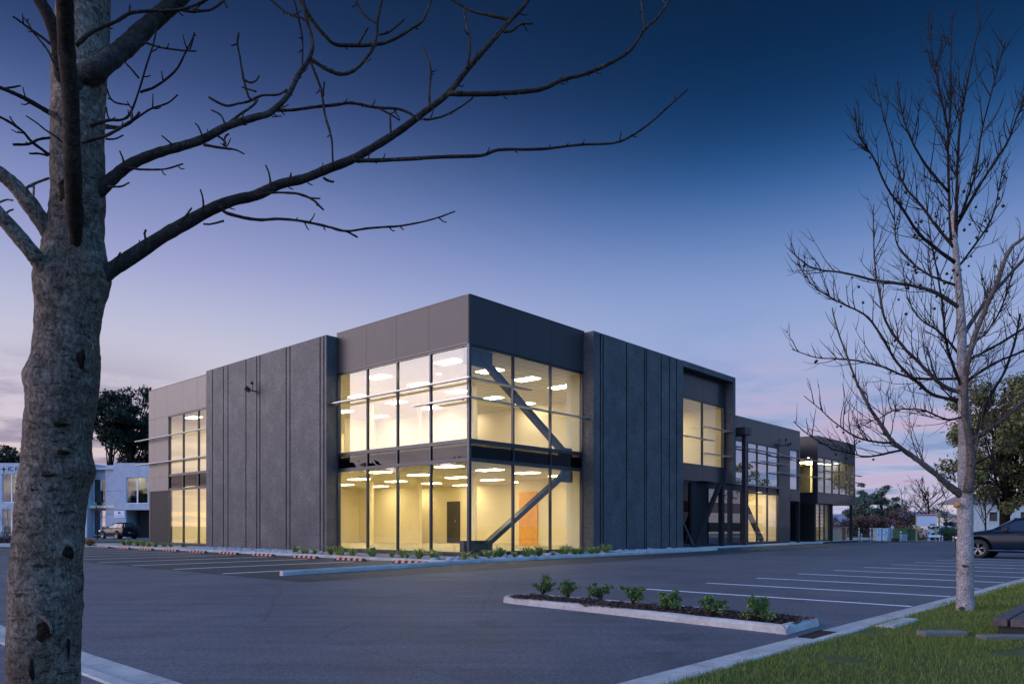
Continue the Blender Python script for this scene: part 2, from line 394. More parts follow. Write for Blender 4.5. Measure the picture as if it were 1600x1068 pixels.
# bay lines
mb = MB()
for k in range(10):
    x = -7.55+2.26*k
    if k == 0: ya = -12.68
    else: ya = -12.68-.15*k
    for seg in (0,):
        p = [L(x-.06, -17.46+dy(x), .004), L(x+.06, -17.46+dy(x), .004), L(x+.06, ya, .004), L(x-.06, ya, .004)]
        mb.quad(*p)
struct(mb.build('bay_line_markings', M_PAINT))
mb = MB()
for k in range(11):
    y = -1.85+2.98*k
    mb.quad(L(-10.95, y-.07, .008), L(-4.6, y-.07, .008), L(-4.6, y+.07, .008), L(-10.95, y+.07, .008))
struct(mb.build('bay_line_markings', M_PAINT))
mb = MB()
for k in range(9):
    x = 18+2.9*k
    mb.quad(L(x-.05, -5.0, .008), L(x+.05, -5.0, .008), L(x+.05, -1.6, .008), L(x-.05, -1.6, .008))
struct(mb.build('bay_line_markings', M_PAINT))

def kerb(name, pts, wid=.16, h=.13, side=1, m=M_KERB, z0=-.02, noise=.004):
    """bevelled kerb swept along local points, body on the given side of the line"""
    P = []
    for i in range(len(pts)-1):
        a, b = Vector((*pts[i], 0)), Vector((*pts[i+1], 0)); n = max(1, int((b-a).length/.35))
        P += [a.lerp(b, k/n) for k in range(n)]
    P.append(Vector((*pts[-1], 0)))
    prof = [(0, z0), (.012, h*.6), (.03, h*.86), (.06, h), (wid-.03, h+.003), (wid, h-.02), (wid, z0)]
    mb = MB(); nP = len(prof)
    for i, p in enumerate(P):
        t = (P[min(i+1, len(P)-1)]-P[max(i-1, 0)]).normalized(); nn = Vector((-t.y, t.x, 0))*side
        for (o, z) in prof:
            q = p+nn*(o+random.uniform(-noise, noise)); mb.v.append(tuple(L(q.x, q.y, z+random.uniform(-noise, noise)*.6)))
    for i in range(len(P)-1):
        for k in range(nP-1):
            a = i*nP+k; mb.f.append((a, a+1, a+nP+1, a+nP))
    mb.f.append(tuple(range(nP))); e = (len(P)-1)*nP; mb.f.append(tuple(e+k for k in range(nP))[::-1])
    return struct(mb.build(name, m, smooth=False))

# lawn side: channel, kerb, lawn (the kerb runs slightly askew to the building)
mb = MB()
x = -19.
while x < 70:
    mb.quad(L(x, -17.5+dy(x), .006), L(x, -17.80+dy(x), .006), L(x+1.18, -17.80+dy(x+1.18), .006), L(x+1.18, -17.5+dy(x+1.18), .006)); x += 1.19
struct(mb.build('gutter_channel', M_KERB))
kerb('lawn_kerb', [(-19, -17.80+dy(-19)), (70, -17.80+dy(70))], .17, .07, -1)
kerb('lawn_kerb_step', [(-10.9, -17.86), (-9.9, -17.89)], .25, .085, -1)
mb = MB()
for xx in np.arange(-21, 62, .8):
    for j in range(12):
        y0, y1 = -17.96-j*.9, -17.96-(j+1)*.9
        f = lambda a, b: .06+.06*min(1, max(0, (-17.97-b)/3))+.03*mnoise.noise(Vector((a*.4, b*.4, 0)))*min(1, (-17.88-b)/.6)
        da, db = dy(xx), dy(xx+.8)
        mb.quad(L(xx, y0+da, f(xx, y0)), L(xx, y1+da, f(xx, y1)), L(xx+.8, y1+db, f(xx+.8, y1)), L(xx+.8, y0+db, f(xx+.8, y0)))
def lawn_z(a, b): return .06+.06*min(1, max(0, (-17.97-b)/3))+.03*mnoise.noise(Vector((a*.4, b*.4, 0)))*min(1, (-17.88-b)/.6)
struct(mb.build('lawn_ground', M_LAWN, smooth=True))
# grass blades
def blades(n, xr, yr, hmin, hmax, wd):
    xs = NP.uniform(*xr, n); ys = NP.uniform(*yr, n)
    keep = np.ones(n, bool); zs = np.array([lawn_z(a, b) for a, b in zip(xs, ys)])
    clump = np.array([mnoise.noise(Vector((a*1.3, b*1.3, 3.))) for a, b in zip(xs, ys)])
    keep = clump > -.45
    xs, ys, zs, clump = xs[keep], ys[keep], zs[keep], clump[keep]; n = len(xs)
    ys = ys+dy(xs); wx = P0.x+xs*cb-ys*sb; wy = P0.y+xs*sb+ys*cb
    hh = NP.uniform(hmin, hmax, n)*(1+.5*clump); an = NP.uniform(0, 6.283, n); ln = NP.uniform(-.6, .6, (n, 2))*hh[:, None]
    V = np.zeros((n, 3, 3)); V[:, 0] = np.stack([wx+np.cos(an)*wd, wy+np.sin(an)*wd, zs-.005], 1)
    V[:, 1] = np.stack([wx-np.cos(an)*wd, wy-np.sin(an)*wd, zs-.005], 1); V[:, 2] = np.stack([wx+ln[:, 0], wy+ln[:, 1], zs+hh], 1)
    return V.reshape(-1, 3)
V = np.concatenate([blades(150000, (-17.5, -8), (-23.5, -17.95), .018, .05, .0035), blades(40000, (-8, 2), (-22, -17.88), .025, .055, .008),
                    blades(20000, (2, 30), (-22, -17.9), .03, .06, .02)])
tag(npmesh('lawn_grass', V, np.arange(len(V)).reshape(-1, 3), M_GRASS), 'short green lawn grass beside the car park kerb', 'grass', kind='stuff')

# left verge kerb, crossing the bottom left corner
mb = MB(); y = -16.9
while y < 40:
    mb.quad(L(-17.7, y, .006), L(-17.7, y+1.18, .006), L(-18.02, y+1.18, .006), L(-18.02, y, .006)); y += 1.19
struct(mb.build('gutter_channel', M_KERB))
kerb('verge_kerb', [(-18.02, -17.6), (-18.02, 40)], .2, .07, 1)
sheet('verge_path', [(-18.21, -17.6), (-18.21, 60), (-60, 60), (-60, -30), (-18.21, -30)], .06, A_MAIN)

# drain grate
mb = MB(); 
for k in range(9): mb.box(-11.95+.075*k, -11.93+.075*k, -17.69, -17.42, .0, .02)
mb.box(-11.98, -11.29, -17.42, -17.40, 0, .022); mb.box(-11.98, -11.29, -17.71, -17.69, 0, .022); mb.v = [tuple(L(*p)) for p in mb.v]
dg = mb.build('drain_grate', M_CHAR); m2 = MB(); m2.box(-11.97, -11.3, -17.69, -17.42, .007, .009); m2.v = [tuple(L(*p)) for p in m2.v]; m2.build('pit', M_VOID, dg)
tag(dg, 'black slotted drain grate in the gutter beside the planted island', 'drain grate')

# traffic island
nose = [(-11.02+.41*math.cos(a), -12.52+.38*math.sin(a)) for a in np.linspace(0, math.pi, 11)]
ring = [(-10.82, -17.22), (-10.6, -15.4), (-10.6, -13.4)]+nose+[(-11.56, -14.4), (-11.72, -16.0), (-11.82, -17.2)]
kerb('island_kerb', ring, .13, .10, 1)
kerb('island_kerb', [(-11.83, -17.21), (-10.79, -17.21)], .13, .10, 1)
inner = [(-10.74, -17.2)]+[(-11.2+.42*math.cos(a), -12.68+.50*math.sin(a)) for a in np.linspace(0, math.pi, 9)]+[(-11.64, -17.2)]
mb = MB(); nx, ny = 14, 60
idx = {}
for i in range(nx+1):
    for j in range(ny+1):
        v = -17.12+j*(4.86/ny); ul = -11.37-.33*(-12.6-v)/4.7; ur = -10.72-.05*(-12.6-v)/4.7; c = math.sqrt(max(0, 1-(max(0, v+12.62)/.37)**2)); mid_ = (ul+ur)/2; u = mid_+(-.5+i/nx)*(ur-ul)*c
        z = .07+.03*mnoise.noise(Vector((u*5, v*5, 0)))+.03*math.sin(math.pi*i/nx)
        idx[i, j] = len(mb.v); mb.v.append(tuple(L(u, v, z)))
for i in range(nx):
    for j in range(ny): mb.f.append((idx[i, j], idx[i+1, j], idx[i+1, j+1], idx[i, j+1]))
struct(mb.build('mulch_bed', M_MULCH, smooth=True))
n = 9000; us = NP.uniform(-11.55, -10.82, n); vs = NP.uniform(-17.2, -12.5, n)
Vv = []
for u, v in zip(us, vs):
    if v > -12.6: u = -11.05+(u+11.05)*math.sqrt(max(0, 1-((v+12.6)/.36)**2))
    if v > -14: u = -11.05+(u+11.05)*.8
    c = L(u, v, .095+.03*mnoise.noise(Vector((u*5, v*5, 0)))+.025*math.sin(math.pi*min(1, max(0, (u+11.6)/.85)))+random.uniform(-.012, .012))
    a = random.uniform(0, 6.28); s_ = random.uniform(.006, .018); e1 = Vector((math.cos(a), math.sin(a), random.uniform(-.5, .5)))*s_*1.6; e2 = Vector((-math.sin(a), math.cos(a), random.uniform(-.6, .6)))*s_*.5
    Vv += [c-e1-e2, c+e1-e2, c+e1+e2, c-e1+e2]
tag(npmesh('bark_mulch', Vv, np.arange(len(Vv)).reshape(-1, 4), M_MULCHB), 'brown bark chip mulch in the planted island', 'mulch', kind='stuff')

# ---------------------------------------------------------------- foliage helpers
def leafcloud(centres, rads, n_each, size, flat=.7, seed=0, shell=.45):
    """random leaf quads inside ellipsoid clumps -> verts"""
    g = np.random.default_rng(seed); out = []
    for c, r in zip(centres, rads):
        r = np.array(r if hasattr(r, '__len__') else (r, r, r*flat)); n = int(n_each)
        d = g.normal(size=(n, 3)); d /= np.linalg.norm(d, axis=1)[:, None]
        rr = (shell+(1-shell)*g.random(n))**.8; p = np.array(c)+d*rr[:, None]*r*(1+.35*g.random((n, 1))*np.sign(g.normal(size=(n, 1))))
        a = g.normal(size=(n, 3)); a /= np.linalg.norm(a, axis=1)[:, None]; b = np.cross(a, g.normal(size=(n, 3))); b /= np.linalg.norm(b, axis=1)[:, None]
        s1 = (size*(.5+g.random(n)))[:, None]; s2 = s1*(.35+.3*g.random(n))[:, None]
        out.append(np.stack([p-a*s1, p-b*s2, p+a*s1, p+b*s2], 1).reshape(-1, 3))
    return np.concatenate(out)
def leafobj(name, V, m, parent): return npmesh(name, V, np.arange(len(V)).reshape(-1, 4), m, parent)

def shrub(loc, seed, s, rot):
    e = empty('shrub', loc, rot); g = random.Random(seed); mb = MB(); tips = []
    for k in range(14):
        a = g.uniform(0, 6.28); r = g.uniform(.04, .20)*s; h = g.uniform(.10, .28)*s
        p = [Vector((0, 0, -.01)), Vector((math.cos(a)*r*.4, math.sin(a)*r*.4, h*.5)), Vector((math.cos(a)*r, math.sin(a)*r, h))]
        mb.tube(p, [.006, .004, .002], 5); tips += [p[2], p[1].lerp(p[2], .5)]
    mb.build('stem', M_BRANCH2, e)
    cs = [tuple(t+Vector((g.uniform(-.03, .03), g.uniform(-.03, .03), g.uniform(-.02, .03)))) for t in tips]
    leafobj('foliage', leafcloud(cs, [g.uniform(.04, .07)*s for _ in cs], 72, .015, .8, seed, .1), M_SHRUB, e)
    return e
locs = [(848,926), (888,932), (937,935), (990,941), (1050,951), (1113,961), (1185,967)]
desc = ['small round green shrub at the rounded nose of the island', 'green shrub second from the rounded nose of the island', 'low round shrub third from the rounded nose of the island',
        'wide spreading shrub in the middle of the planted island', 'leafy shrub just right of the island middle', 'upright-leaved shrub next to the last one by the drain', 'largest shrub at the square end of the island near the drain']
for i, (p, d) in enumerate(zip(locs, desc)):
    q = gr(p[0], p[1], .11); e = shrub((q.x, q.y, .08), 20+i, [1.0, .98, .9, 1.02, .92, .9, 1.05][i], i*1.1)
    tag(e, d, 'shrub', 'green shrubs in the planted island')

# building planting bed
Lb = lambda pts, z, name, m: sheet(name, pts, z, m)
Lb([(-3.3, -2.62), (15.4, -2.62), (15.4, -.2), (-3.3, -.2)], .07, 'gravel_bed', M_GRAVEL)
Lb([(-3.3, -.2), (-.02, -.2), (-.02, 31), (-3.3, 31)], .07, 'gravel_bed', M_GRAVEL)
kerb('building_kerb', [(-10.3, -3.75), (-6.5, -3.45), (-3.6, -2.95), (-2.4, -2.72), (15.5, -2.72)], .15, .13, 1)
kerb('building_kerb', [(-3.35, -2.75), (-3.35, 31)], .12, .11, -1)
kerb('court_kerb', [(15.5, -.95), (36, -.95)], .12, .10, 1)
Lb([(15.5, -.83), (60, -.83), (60, 9), (15.5, 9)], .09, 'entrance_paving', M_KERB)
# pebbles
def pebbles(n, xr, yr, z, smin, smax, seed):
    g = random.Random(seed); mb = MB()
    for _ in range(n):
        x, y = g.uniform(*xr), g.uniform(*yr); s_ = g.uniform(smin, smax); c = L(x, y, z+s_*.25); b = len(mb.v); a0 = g.uniform(0, 6)
        mb.v.append(tuple(c+Vector((0, 0, s_*.6))))
        for h_, rr in ((.35, .8), (-.1, 1.), (-.5, .6)):
            for k in range(6):
                a = a0+k*math.pi/3; q = rr*s_*g.uniform(.8, 1.15); mb.v.append((c.x+math.cos(a)*q*1.2, c.y+math.sin(a)*q, c.z+h_*s_))
        for k in range(6): mb.f.append((b, b+1+k, b+1+(k+1) % 6))
        for r_ in (0, 1):
            for k in range(6): k2 = (k+1) % 6; o = b+1+r_*6; mb.f.append((o+k, o+6+k, o+6+k2, o+k2))
    return mb
mb = pebbles(900, (7.2, 15.3), (-2.5, -.75), .07, .03, .075, 1); mb2 = pebbles(500, (-1, 7), (-2.5, -.1), .07, .02, .05, 2); mb3 = pebbles(900, (-3., -.8), (8, 21), .07, .04, .09, 3); mb4 = pebbles(60, (-3.2, 14), (-2.55, -.9), .07, .10, .17, 5)
for q in (mb2, mb3, mb4):
    b = len(mb.v); mb.v += q.v; mb.f += [tuple(i+b for i in f) for f in q.f]
tag(mb.build('pebbles', M_STONE, smooth=True), 'pale river pebbles along the foot of the dark walls', 'pebbles', kind='stuff')
# strappy plants
def tuft(seed, s, m, n=64, spread=.5):
    g = random.Random(seed); mb = MB()
    for k in range(n):
        a = g.uniform(0, 6.28); r = g.uniform(.05, spread)*s; h = g.uniform(.15, .34)*s; wd = .013*s; d = Vector((math.cos(a), math.sin(a), 0)); sd = Vector((-d.y, d.x, 0))*wd
        p0 = d*.02*s; p1 = d*r*.5+Vector((0, 0, h*.75)); p2 = d*r+Vector((0, 0, h*g.uniform(.6, 1.05)))
        b = len(mb.v); mb.v += [tuple(p0-sd), tuple(p0+sd), tuple(p1+sd), tuple(p1-sd), tuple(p2)]; mb.f += [(b, b+1, b+2, b+3), (b+3, b+2, b+4)]
    return mb
proto = None
tm = [tuft(i, 1., M_TUFT).build('tussock_plant', M_TUFT) for i in range(3)]
spots = []
g = random.Random(4)
for x in np.arange(-2.4, 7.6, .5): spots.append((x+g.uniform(-.15, .15), -2.1+g.uniform(-.25, .5), g.choice([.8, 1.15, 1.5])))
for y in np.arange(-1.2, 8.6, .6): spots.append((-2.6+g.uniform(-.2, .4), y+g.uniform(-.2, .2), g.choice([.8, 1.15, 1.4])))
for y in np.arange(20.4, 28.5, .8): spots.append((-2.4+g.uniform(-.3, .3), y, g.choice([1., 1.35])))
ORD = 'first second third fourth fifth sixth seventh eighth ninth tenth eleventh twelfth thirteenth fourteenth fifteenth sixteenth seventeenth eighteenth nineteenth twentieth twenty-first twenty-second'.split(); cnt = {}
for i, (x, y, s_) in enumerate(spots):
    o = tm[i] if i < 3 else tm[i % 3].copy()
    if i >= 3: col.objects.link(o)
    o.location = L(x, y, .07); o.rotation_euler.z = g.uniform(0, 6); o.scale = (s_,)*3
    where = 'in the bed before the right-hand corner glazing' if y < -1.4 and x > -2.3 else ('in the bed before the left corner glazing' if y < 15 else 'in the bed below the far-end windows')
    kk = cnt.get(where, 0); cnt[where] = kk+1; szw = 'small' if s_ < .95 else ('wide' if s_ > 1.25 else 'middling')
    fr = {'in the bed before the right-hand corner glazing': 'from the left', 'in the bed before the left corner glazing': 'from the corner post', 'in the bed below the far-end windows': 'from the ribbed wall'}[where]
    tag(o, f'{szw} strappy plant, {ORD[kk]} {fr} '+where, 'plant', 'strappy plants '+where)
# wheel stops
def wheel_stop():
    e = empty('wheel_stop'); mb = MB(); Ln = 1.9
    sec = [(-.075, 0), (-.06, .075), (-.035, .10), (.035, .10), (.06, .075), (.075, 0)]
    for s_ in (0,):
        for i, (y, sc_) in enumerate([(-Ln/2, .15), (-Ln/2+.12, 1), (Ln/2-.12, 1), (Ln/2, .15)]):
            for (x, z) in sec: mb.v.append((x, y, z*sc_))
    for i in range(3):
        for k in range(5): a = i*6+k; mb.f.append((a, a+1, a+7, a+6))
    mb.f.append(tuple(range(6))); mb.f.append(tuple(range(18, 24))[::-1])
    mb.build('rubber_body', M_BLACKR, e)
    for k in range(5):
        y0 = -.76+k*.34; m2 = MB(); q = .004
        pts = [(-.075-q, .012), (-.06-q, .075), (-.035-q*.5, .10+q), (.035+q*.5, .10+q), (.06+q, .075), (.075+q, .012)]
        for y in (y0, y0+.17):
            for (x, z) in pts: m2.v.append((x, y, z))
        for j in range(5): m2.f.append((j, j+1, j+7, j+6))
        m2.build('reflective_stripe', M_ORANGE, e)
    return e
M_BLACKR = simple('black_rubber', (.03, .03, .035), .8, 0, .2, 10); M_ORANGE = simple('orange_reflective', (.70, .24, .12), .5, 0, .08, 10)
M_ORANGEW = simple('faded_orange_white', (.8, .45, .36), .5, 0, .2, 10)
ws = wheel_stop()
ys = [-1.55, 1.85, 4.6+.2, 8.0, 11.0, 14.0, 17.0, 20.0, 23.0, 26.0]
wd_ = ['nearest the pointed kerb end', 'second from the pointed kerb end', 'at the left edge of the corner glazing', 'before the floodlit end of the ribbed wall', 'third along the ribbed wall',
       'under the middle of the ribbed wall', 'below the wall floodlight', 'at the far end of the ribbed wall', 'below the far-end windows', 'farthest, beyond the end of the building']
for i, y in enumerate(ys):
    o = ws if i == 0 else copy_tree(ws); o.location = L(-4.25, y, .008); o.rotation_euler.z = RB
    tag(o, 'orange and black striped wheel stop '+wd_[i], 'wheel stop', 'striped wheel stops')

# ================================================================ MAIN BUILDING
B = empty('office_building', P0, RB)
tag(B, 'black two-storey corner office block with glowing glass corner and ribbed dark walls', 'office building')
def part(mb, name, m, parent=B, **k): return mb.build(name, m, parent, **k)
def fb(mb, ax, u0, u1, o0, o1, z0, z1):
    if ax == 'R': mb.box(u0, u1, o0, o1, z0, z1)
    else: mb.box(o0, o1, u0, u1, z0, z1)
    return mb
def window(ax, us, z0, z1, plane=0., fw=.075, depth=.12, gm=None, name='window', fm=None, trans=()):
    """one window part per bay, with its pane"""
    gm = gm or G_CLEAR; fm = fm or M_FRAME
    for a, b in zip(us[:-1], us[1:]):
        mb = MB(); o0, o1 = plane, plane+depth; e = .0012
        fb(mb, ax, a+e, a+fw/2, o0, o1, z0, z1); fb(mb, ax, b-fw/2, b-e, o0, o1, z0, z1)
        fb(mb, ax, a+fw/2, b-fw/2, o0, o1, z1-fw, z1); fb(mb, ax, a+fw/2, b-fw/2, o0, o1, z0, z0+fw)
        for t in trans: fb(mb, ax, a+fw/2, b-fw/2, o0, o1, t-.02, t+.02)
        wn = part(mb, name, fm)
        pm = MB(); pl = plane+depth*.5
        if ax == 'R': pm.quad((a+fw/2, pl, z0+fw), (b-fw/2, pl, z0+fw), (b-fw/2, pl, z1-fw), (a+fw/2, pl, z1-fw))
        else: pm.quad((pl, b-fw/2, z0+fw), (pl, a+fw/2, z0+fw), (pl, a+fw/2, z1-fw), (pl, b-fw/2, z1-fw))
        pm.build('pane', gm, wn)
ZB, ZL, ZU0, ZU1, ZT = .16, 3.88, 4.62, 8.40, 10.30
Rm = [.09, 2.62, 5.08, 7.42]; Lm = [.09, 2.29, 4.43, 6.55, 8.80]
window('R', Rm, ZB, ZL); window('R', Rm, ZU0, ZU1); window('R', Rm, ZL, ZU0, gm=G_SPAN)
window('L', Lm, ZB, ZL); window('L', Lm, ZU0, ZU1); window('L', Lm, ZL, ZU0, gm=G_SPAN)
Lf = [20.83, 23.16, 25.2, 27.2]
window('L', Lf, ZB, 3.60); window('L', Lf, 4.50, 8.28, trans=(5.35,)); window('L', Lf, 3.60, 4.50, gm=G_SPAN)
part(MB().box(-.03, .09, -.03, .09, ZB, ZT-1.9), 'corner_post', M_FRAME)
# base plinth
mb = MB(); fb(mb, 'R', .09, 7.42, -.02, .2, 0, ZB); fb(mb, 'L', .09, 8.8, -.02, .2, 0, ZB); fb(mb, 'L', 20.83, 27.2, -.02, .2, 0, ZB); mb.box(-.02, .09, -.02, .09, 0, ZB)
part(mb, 'plinth', M_BLACK)
# parapets (panels with joints)
def panels(ax, us, z0, z1, plane, name, th=.2, gap=.012, m=M_PANEL, sgn=1):
    mb = MB()
    for a, b in zip(us[:-1], us[1:]): fb(mb, ax, a+gap/2, b-gap/2, plane, plane+.03, z0, z1)
    fb(mb, ax, us[0], us[-1], plane+.0302, plane+th, z0, z1-.01)
    return part(mb, name, m)
panels('R', [.0, 2.7, 5.08, 7.5], ZU1, ZT, -.03, 'parapet_panel')
panels('L', [.0, 2.31, 4.42, 6.54, 8.82], ZU1, ZT, -.03, 'parapet_panel')
panels('L', [20.83, 23.16, 25.16, 27.37, 29.32, 30.23], 8.28, 10.2, -.03, 'parapet_panel', m=M_PANELSHEEN)
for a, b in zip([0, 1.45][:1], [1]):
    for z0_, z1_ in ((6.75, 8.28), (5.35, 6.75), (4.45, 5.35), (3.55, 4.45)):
        panels('L', [27.2, 29.32, 30.23], z0_, z1_-.012, -.03, 'wall_panel', m=M_PANELSHEEN)
panels('L', [27.2, 29.32, 30.23], 0, 3.53, .02, 'wall_panel', m=M_CHAR)
# coping
mb = MB(); fb(mb, 'L', 20.83, 30.25, -.045, .22, 10.2, 10.23); part(mb, 'coping', M_FRAME)
mb = MB(); fb(mb, 'R', -.03, 7.5, -.045, .22, ZT, ZT+.03); fb(mb, 'L', .22, 8.82, -.045, .22, ZT, ZT+.03)
part(mb, 'coping', M_FRAME)
# dark line under parapet
mb = MB(); fb(mb, 'R', .02, 7.42, -.045, -.031, ZU1+.0, ZU1+.05); fb(mb, 'L', .02, 8.8, -.045, -.031, ZU1, ZU1+.05); part(mb, 'flashing', M_FRAME)
# ribbed precast walls
def ribbed(ax, u0, u1, grooves, z1, plane, th, name, gw=.085):
    mb = MB(); us = [u0]+sorted(grooves)+[u1]
    for i in range(len(us)-1):
        a = us[i]+(gw/2 if i else 0); b = us[i+1]-(gw/2 if i < len(us)-2 else 0); fb(mb, ax, a, b, plane, plane+.12, 0, z1)
    o = part(mb, name, M_PRE)
    m2 = MB(); fb(m2, ax, u0+.001, u1-.001, plane+.1202, plane+th, 0, z1-.005); m2.build('wall_core', M_PRE, o)
    m3 = MB()
    for gv in grooves: fb(m3, ax, gv-gw/2+.001, gv+gw/2-.001, plane+.012, plane+.1198, 0, z1-.01)
    m3.build('groove_liner', M_VOID, o)
    return o
ribbed('L', 8.82, 20.83, [20.05, 18.77, 18.25, 16.28, 15.15, 14.83, 12.29, 11.94, 9.33, 9.02], 10.15, -.6, .8, 'ribbed_wall')
ribbed('R', 7.43, 15.72, [7.98, 8.2, 10.18, 11.81, 11.98, 13.42, 14.26, 15.0], 10.25, -.6, .8, 'ribbed_wall')
# groove liners
# overhang frame
mb = MB(); fb(mb, 'R', 15.72, 22.1, -.6, 0.2, 9.95, 10.27); fb(mb, 'R', 21.8, 22.1, -.6, .2, 3.85, 9.95)
part(mb, 'bay_frame', M_PRE)
panels('R', [15.72, 18.95, 21.8], 8.5, 9.95, -.1, 'bay_panel', .3, m=M_PANEL2); panels('R', [15.72, 18.95, 21.8], 3.85, 4.74, -.1, 'bay_panel', .3, m=M_PANEL2)
window('R', [15.9, 18.95, 21.65], 4.74, 8.5, -.08)
mb = MB(); fb(mb, 'R', 21.65, 21.8, -.1, .1, 4.74, 8.5); fb(mb, 'R', 15.72, 15.9, -.1, .1, 4.74, 8.5); part(mb, 'reveal', M_FRAME)
mb = MB(); mb.box(15.73, 21.79, -.09, 8, 3.80, 3.849); mb.box(18.2, 19.6, -.55, 0, 3.83, 3.845); part(mb, 'soffit', M_CHAR)
# ground floor under the bay
mb = MB(); fb(mb, 'R', 17.65, 19.56, -.05, .2, 0, 3.8); part(mb, 'ground_wall', M_CHAR)
window('R', [15.75, 17.65], .2, 3.8, gm=G_SPAN)
G_DARKW = glass('dark_ground_glazing', .30, (.12, .12, .13))
window('R', [19.56, 21.3, 22.9, 24.3, 25.2], .2, 3.55, gm=G_DARKW, fw=.06); window('R', [25.2, 26.65, 28.3, 30.1], .2, 3.45, fw=.06)
window('R', [25.2, 26.65, 28.3, 30.1], 3.45, 3.92, gm=G_SPAN, fw=.04)
mb = MB(); fb(mb, 'R', 15.75, 17.65, -.02, .2, 0, .2); fb(mb, 'R', 19.56, 30.1, -.02, .2, 0, .2); fb(mb, 'R', 19.56, 25.2, 0, .2, 3.55, 3.8); part(mb, 'plinth', M_BLACK)
# V brace and posts
mb = MB(); mb.bar((17.2, -.45, .05), (20.35, -.45, 3.8), .22, .22, (0, 1, 0)); part(mb, 'diagonal_strut', M_CHAR)
mb = MB(); mb.bar((17.2, -.45, .05), (15.75, -.2, 2.2), .12, .12, (0, 1, 0)); part(mb, 'diagonal_strut', M_STEEL)
part(MB().box(20.45, 20.7, -.57, -.33, 0, 3.8), 'steel_post', M_CHAR)
part(MB().box(16.95, 17.45, -.65, -.25, 0, .06), 'base_plate', M_STEEL)
# block two
T2 = 8.2
window('R', [22.1, 23.4, 25.2, 26.65, 28.3, 30.1], 3.95, 6.68, gm=G_TINT, fw=.05)
window('R', [32.05, 33.65], 3.86, 6.78, gm=G_TINT)
mb = MB(); fb(mb, 'R', 22.1, 30.1, -.07, .0, 3.88, 3.95); part(mb, 'sill', M_SHADE)
panels('R', [22.1, 24.4, 26.6, 28.6, 30.1], 6.68, T2, -.03, 'parapet_panel', m=M_PANEL2)
panels('R', [30.1, 32.05], 0, T2, -.03, 'wall_panel', m=M_PANEL2)
panels('R', [32.05, 33.9], 6.78, T2, -.03, 'parapet_panel', m=M_PANEL2); panels('R', [32.05, 33.9], 3.08, 3.86, -.03, 'wall_panel', m=M_PANEL2); panels('R', [33.65, 33.9], 3.86, 6.78, -.03, 'wall_panel', m=M_PANEL2)
mb = MB(); mb.box(32.05, 33.9, .9, 1.0, 0, 3.08); part(mb, 'recessed_door', M_BLACK)
mb = MB(); mb.box(33.7, 33.9, -.03, .2, 0, 3.08); part(mb, 'steel_post', M_CHAR)
# rainwater pipe and head
mb = MB(); mb.box(23.60, 23.86, -.55, -.30, 0, 6.95); part(mb, 'downpipe', M_FRAME)
mb = MB(); mb.box(23.3, 24.2, -.68, -.05, 6.95, 7.42); part(mb, 'rainwater_head', M_STEEL, bevel=.02)
# block three
window('R', [37.3, 38.84, 40.57, 42.22, 43.93, 44.9, 45.9], 3.81, 6.6, -.1, gm=G_SKYW, fw=.07)
mb = MB(); mb.box(37.2, 46.0, -.12, 0.1, 6.6, 8.2); mb.box(37.2, 46., -.12, 8, 3.03, 3.81); mb.box(37.2, 37.4, .1, 8, 6.6, 8.2); mb.box(37.2, 37.3, -.12, .25, 3.81, 6.6); mb.box(45.9, 46, -.12, 8, 3.81, 8.2)
part(mb, 'upper_box', M_PANEL2)
window('L', [.25, 2.4, 4.2], 3.81, 6.6, 37.22, fw=.06, gm=G_SKYW)
mb = MB(); mb.box(37.2, 37.4, .1, 6, 0, 3.03); part(mb, 'wall_panel', M_BLACK)
window('R', [37.45, 38.4, 39.4, 40.4], .15, 3.0, .1, fw=.06)
mb = MB()
for z in np.arange(.6, 2.9, .28): mb.box(38.7, 40.2, .35, .6, z, z+.025)
part(mb, 'shelf_rack', M_BLACK)
part(MB().box(40.4, 40.6, -.1, .1, 0, 3.03), 'steel_post', M_CHAR); part(MB().box(45.2, 45.4, -.1, .1, 0, 3.03), 'steel_post', M_CHAR)
mb = MB(); mb.box(40.4, 40.5, .12, 6, .0, 3.03); mb.box(37.4, 40.4, 5.9, 6, 0, 3.03); part(mb, 'interior_wall', M_WALLI)
mb = MB(); mb.box(37.4, 45.9, 4.9, 5.0, 3.81, 6.6); mb.box(44.5, 45.88, 3, 3.1, 3.82, 6.6); part(mb, 'interior_wall', M_WALLI)
mb = MB(); mb.box(37.41, 45.89, .11, 7.89, 6.62, 6.7); mb.box(37.41, 40.39, .3, 5.9, 2.95, 3.02); part(mb, 'ceiling', M_CEIL)
part(MB().box(37.21, 46, -.1, 8, 8.0, 8.15), 'roof', M_BLACK)
# main shell: floors, ceilings, inner and rear walls, roof
mb = MB(); mb.box(.2, 13.4, .2, 30.0, .10, ZB); mb.box(25.3, 33.9, .2, 9, .10, .15); mb.box(37.4, 40.4, .25, 5.9, .1, .14); mb.box(13.4, 25.3, .2, 9, .1, .15); part(mb, 'ground_floor', M_CARPET)
mb = MB(); mb.box(.14, 13.4, .14, 30.0, 4.35, 4.45); mb.box(13.5, 33.9, .2, 9, 4.0, 4.05); part(mb, 'upper_floor', M_CARPET)
mb = MB(); mb.box(.14, 13.4, .14, 30.0, 3.86, 3.9); mb.box(.14, 13.4, .14, 30, 8.42, 8.46); mb.box(13.5, 22, .0, 9, 8.46, 8.5); mb.box(22.1, 33.8, .14, 9, 3.6, 3.64); part(mb, 'ceiling', M_CEIL)
mb = MB(); mb.box(.14, 13.4, .14, 30, 3.905, 4.345); mb.box(13.5, 33.9, .15, 9, 3.65, 3.99); part(mb, 'floor_slab', M_BLACK)
DY0, DY1, DZ = 9.0, 10.0, 3.0
mb = MB()
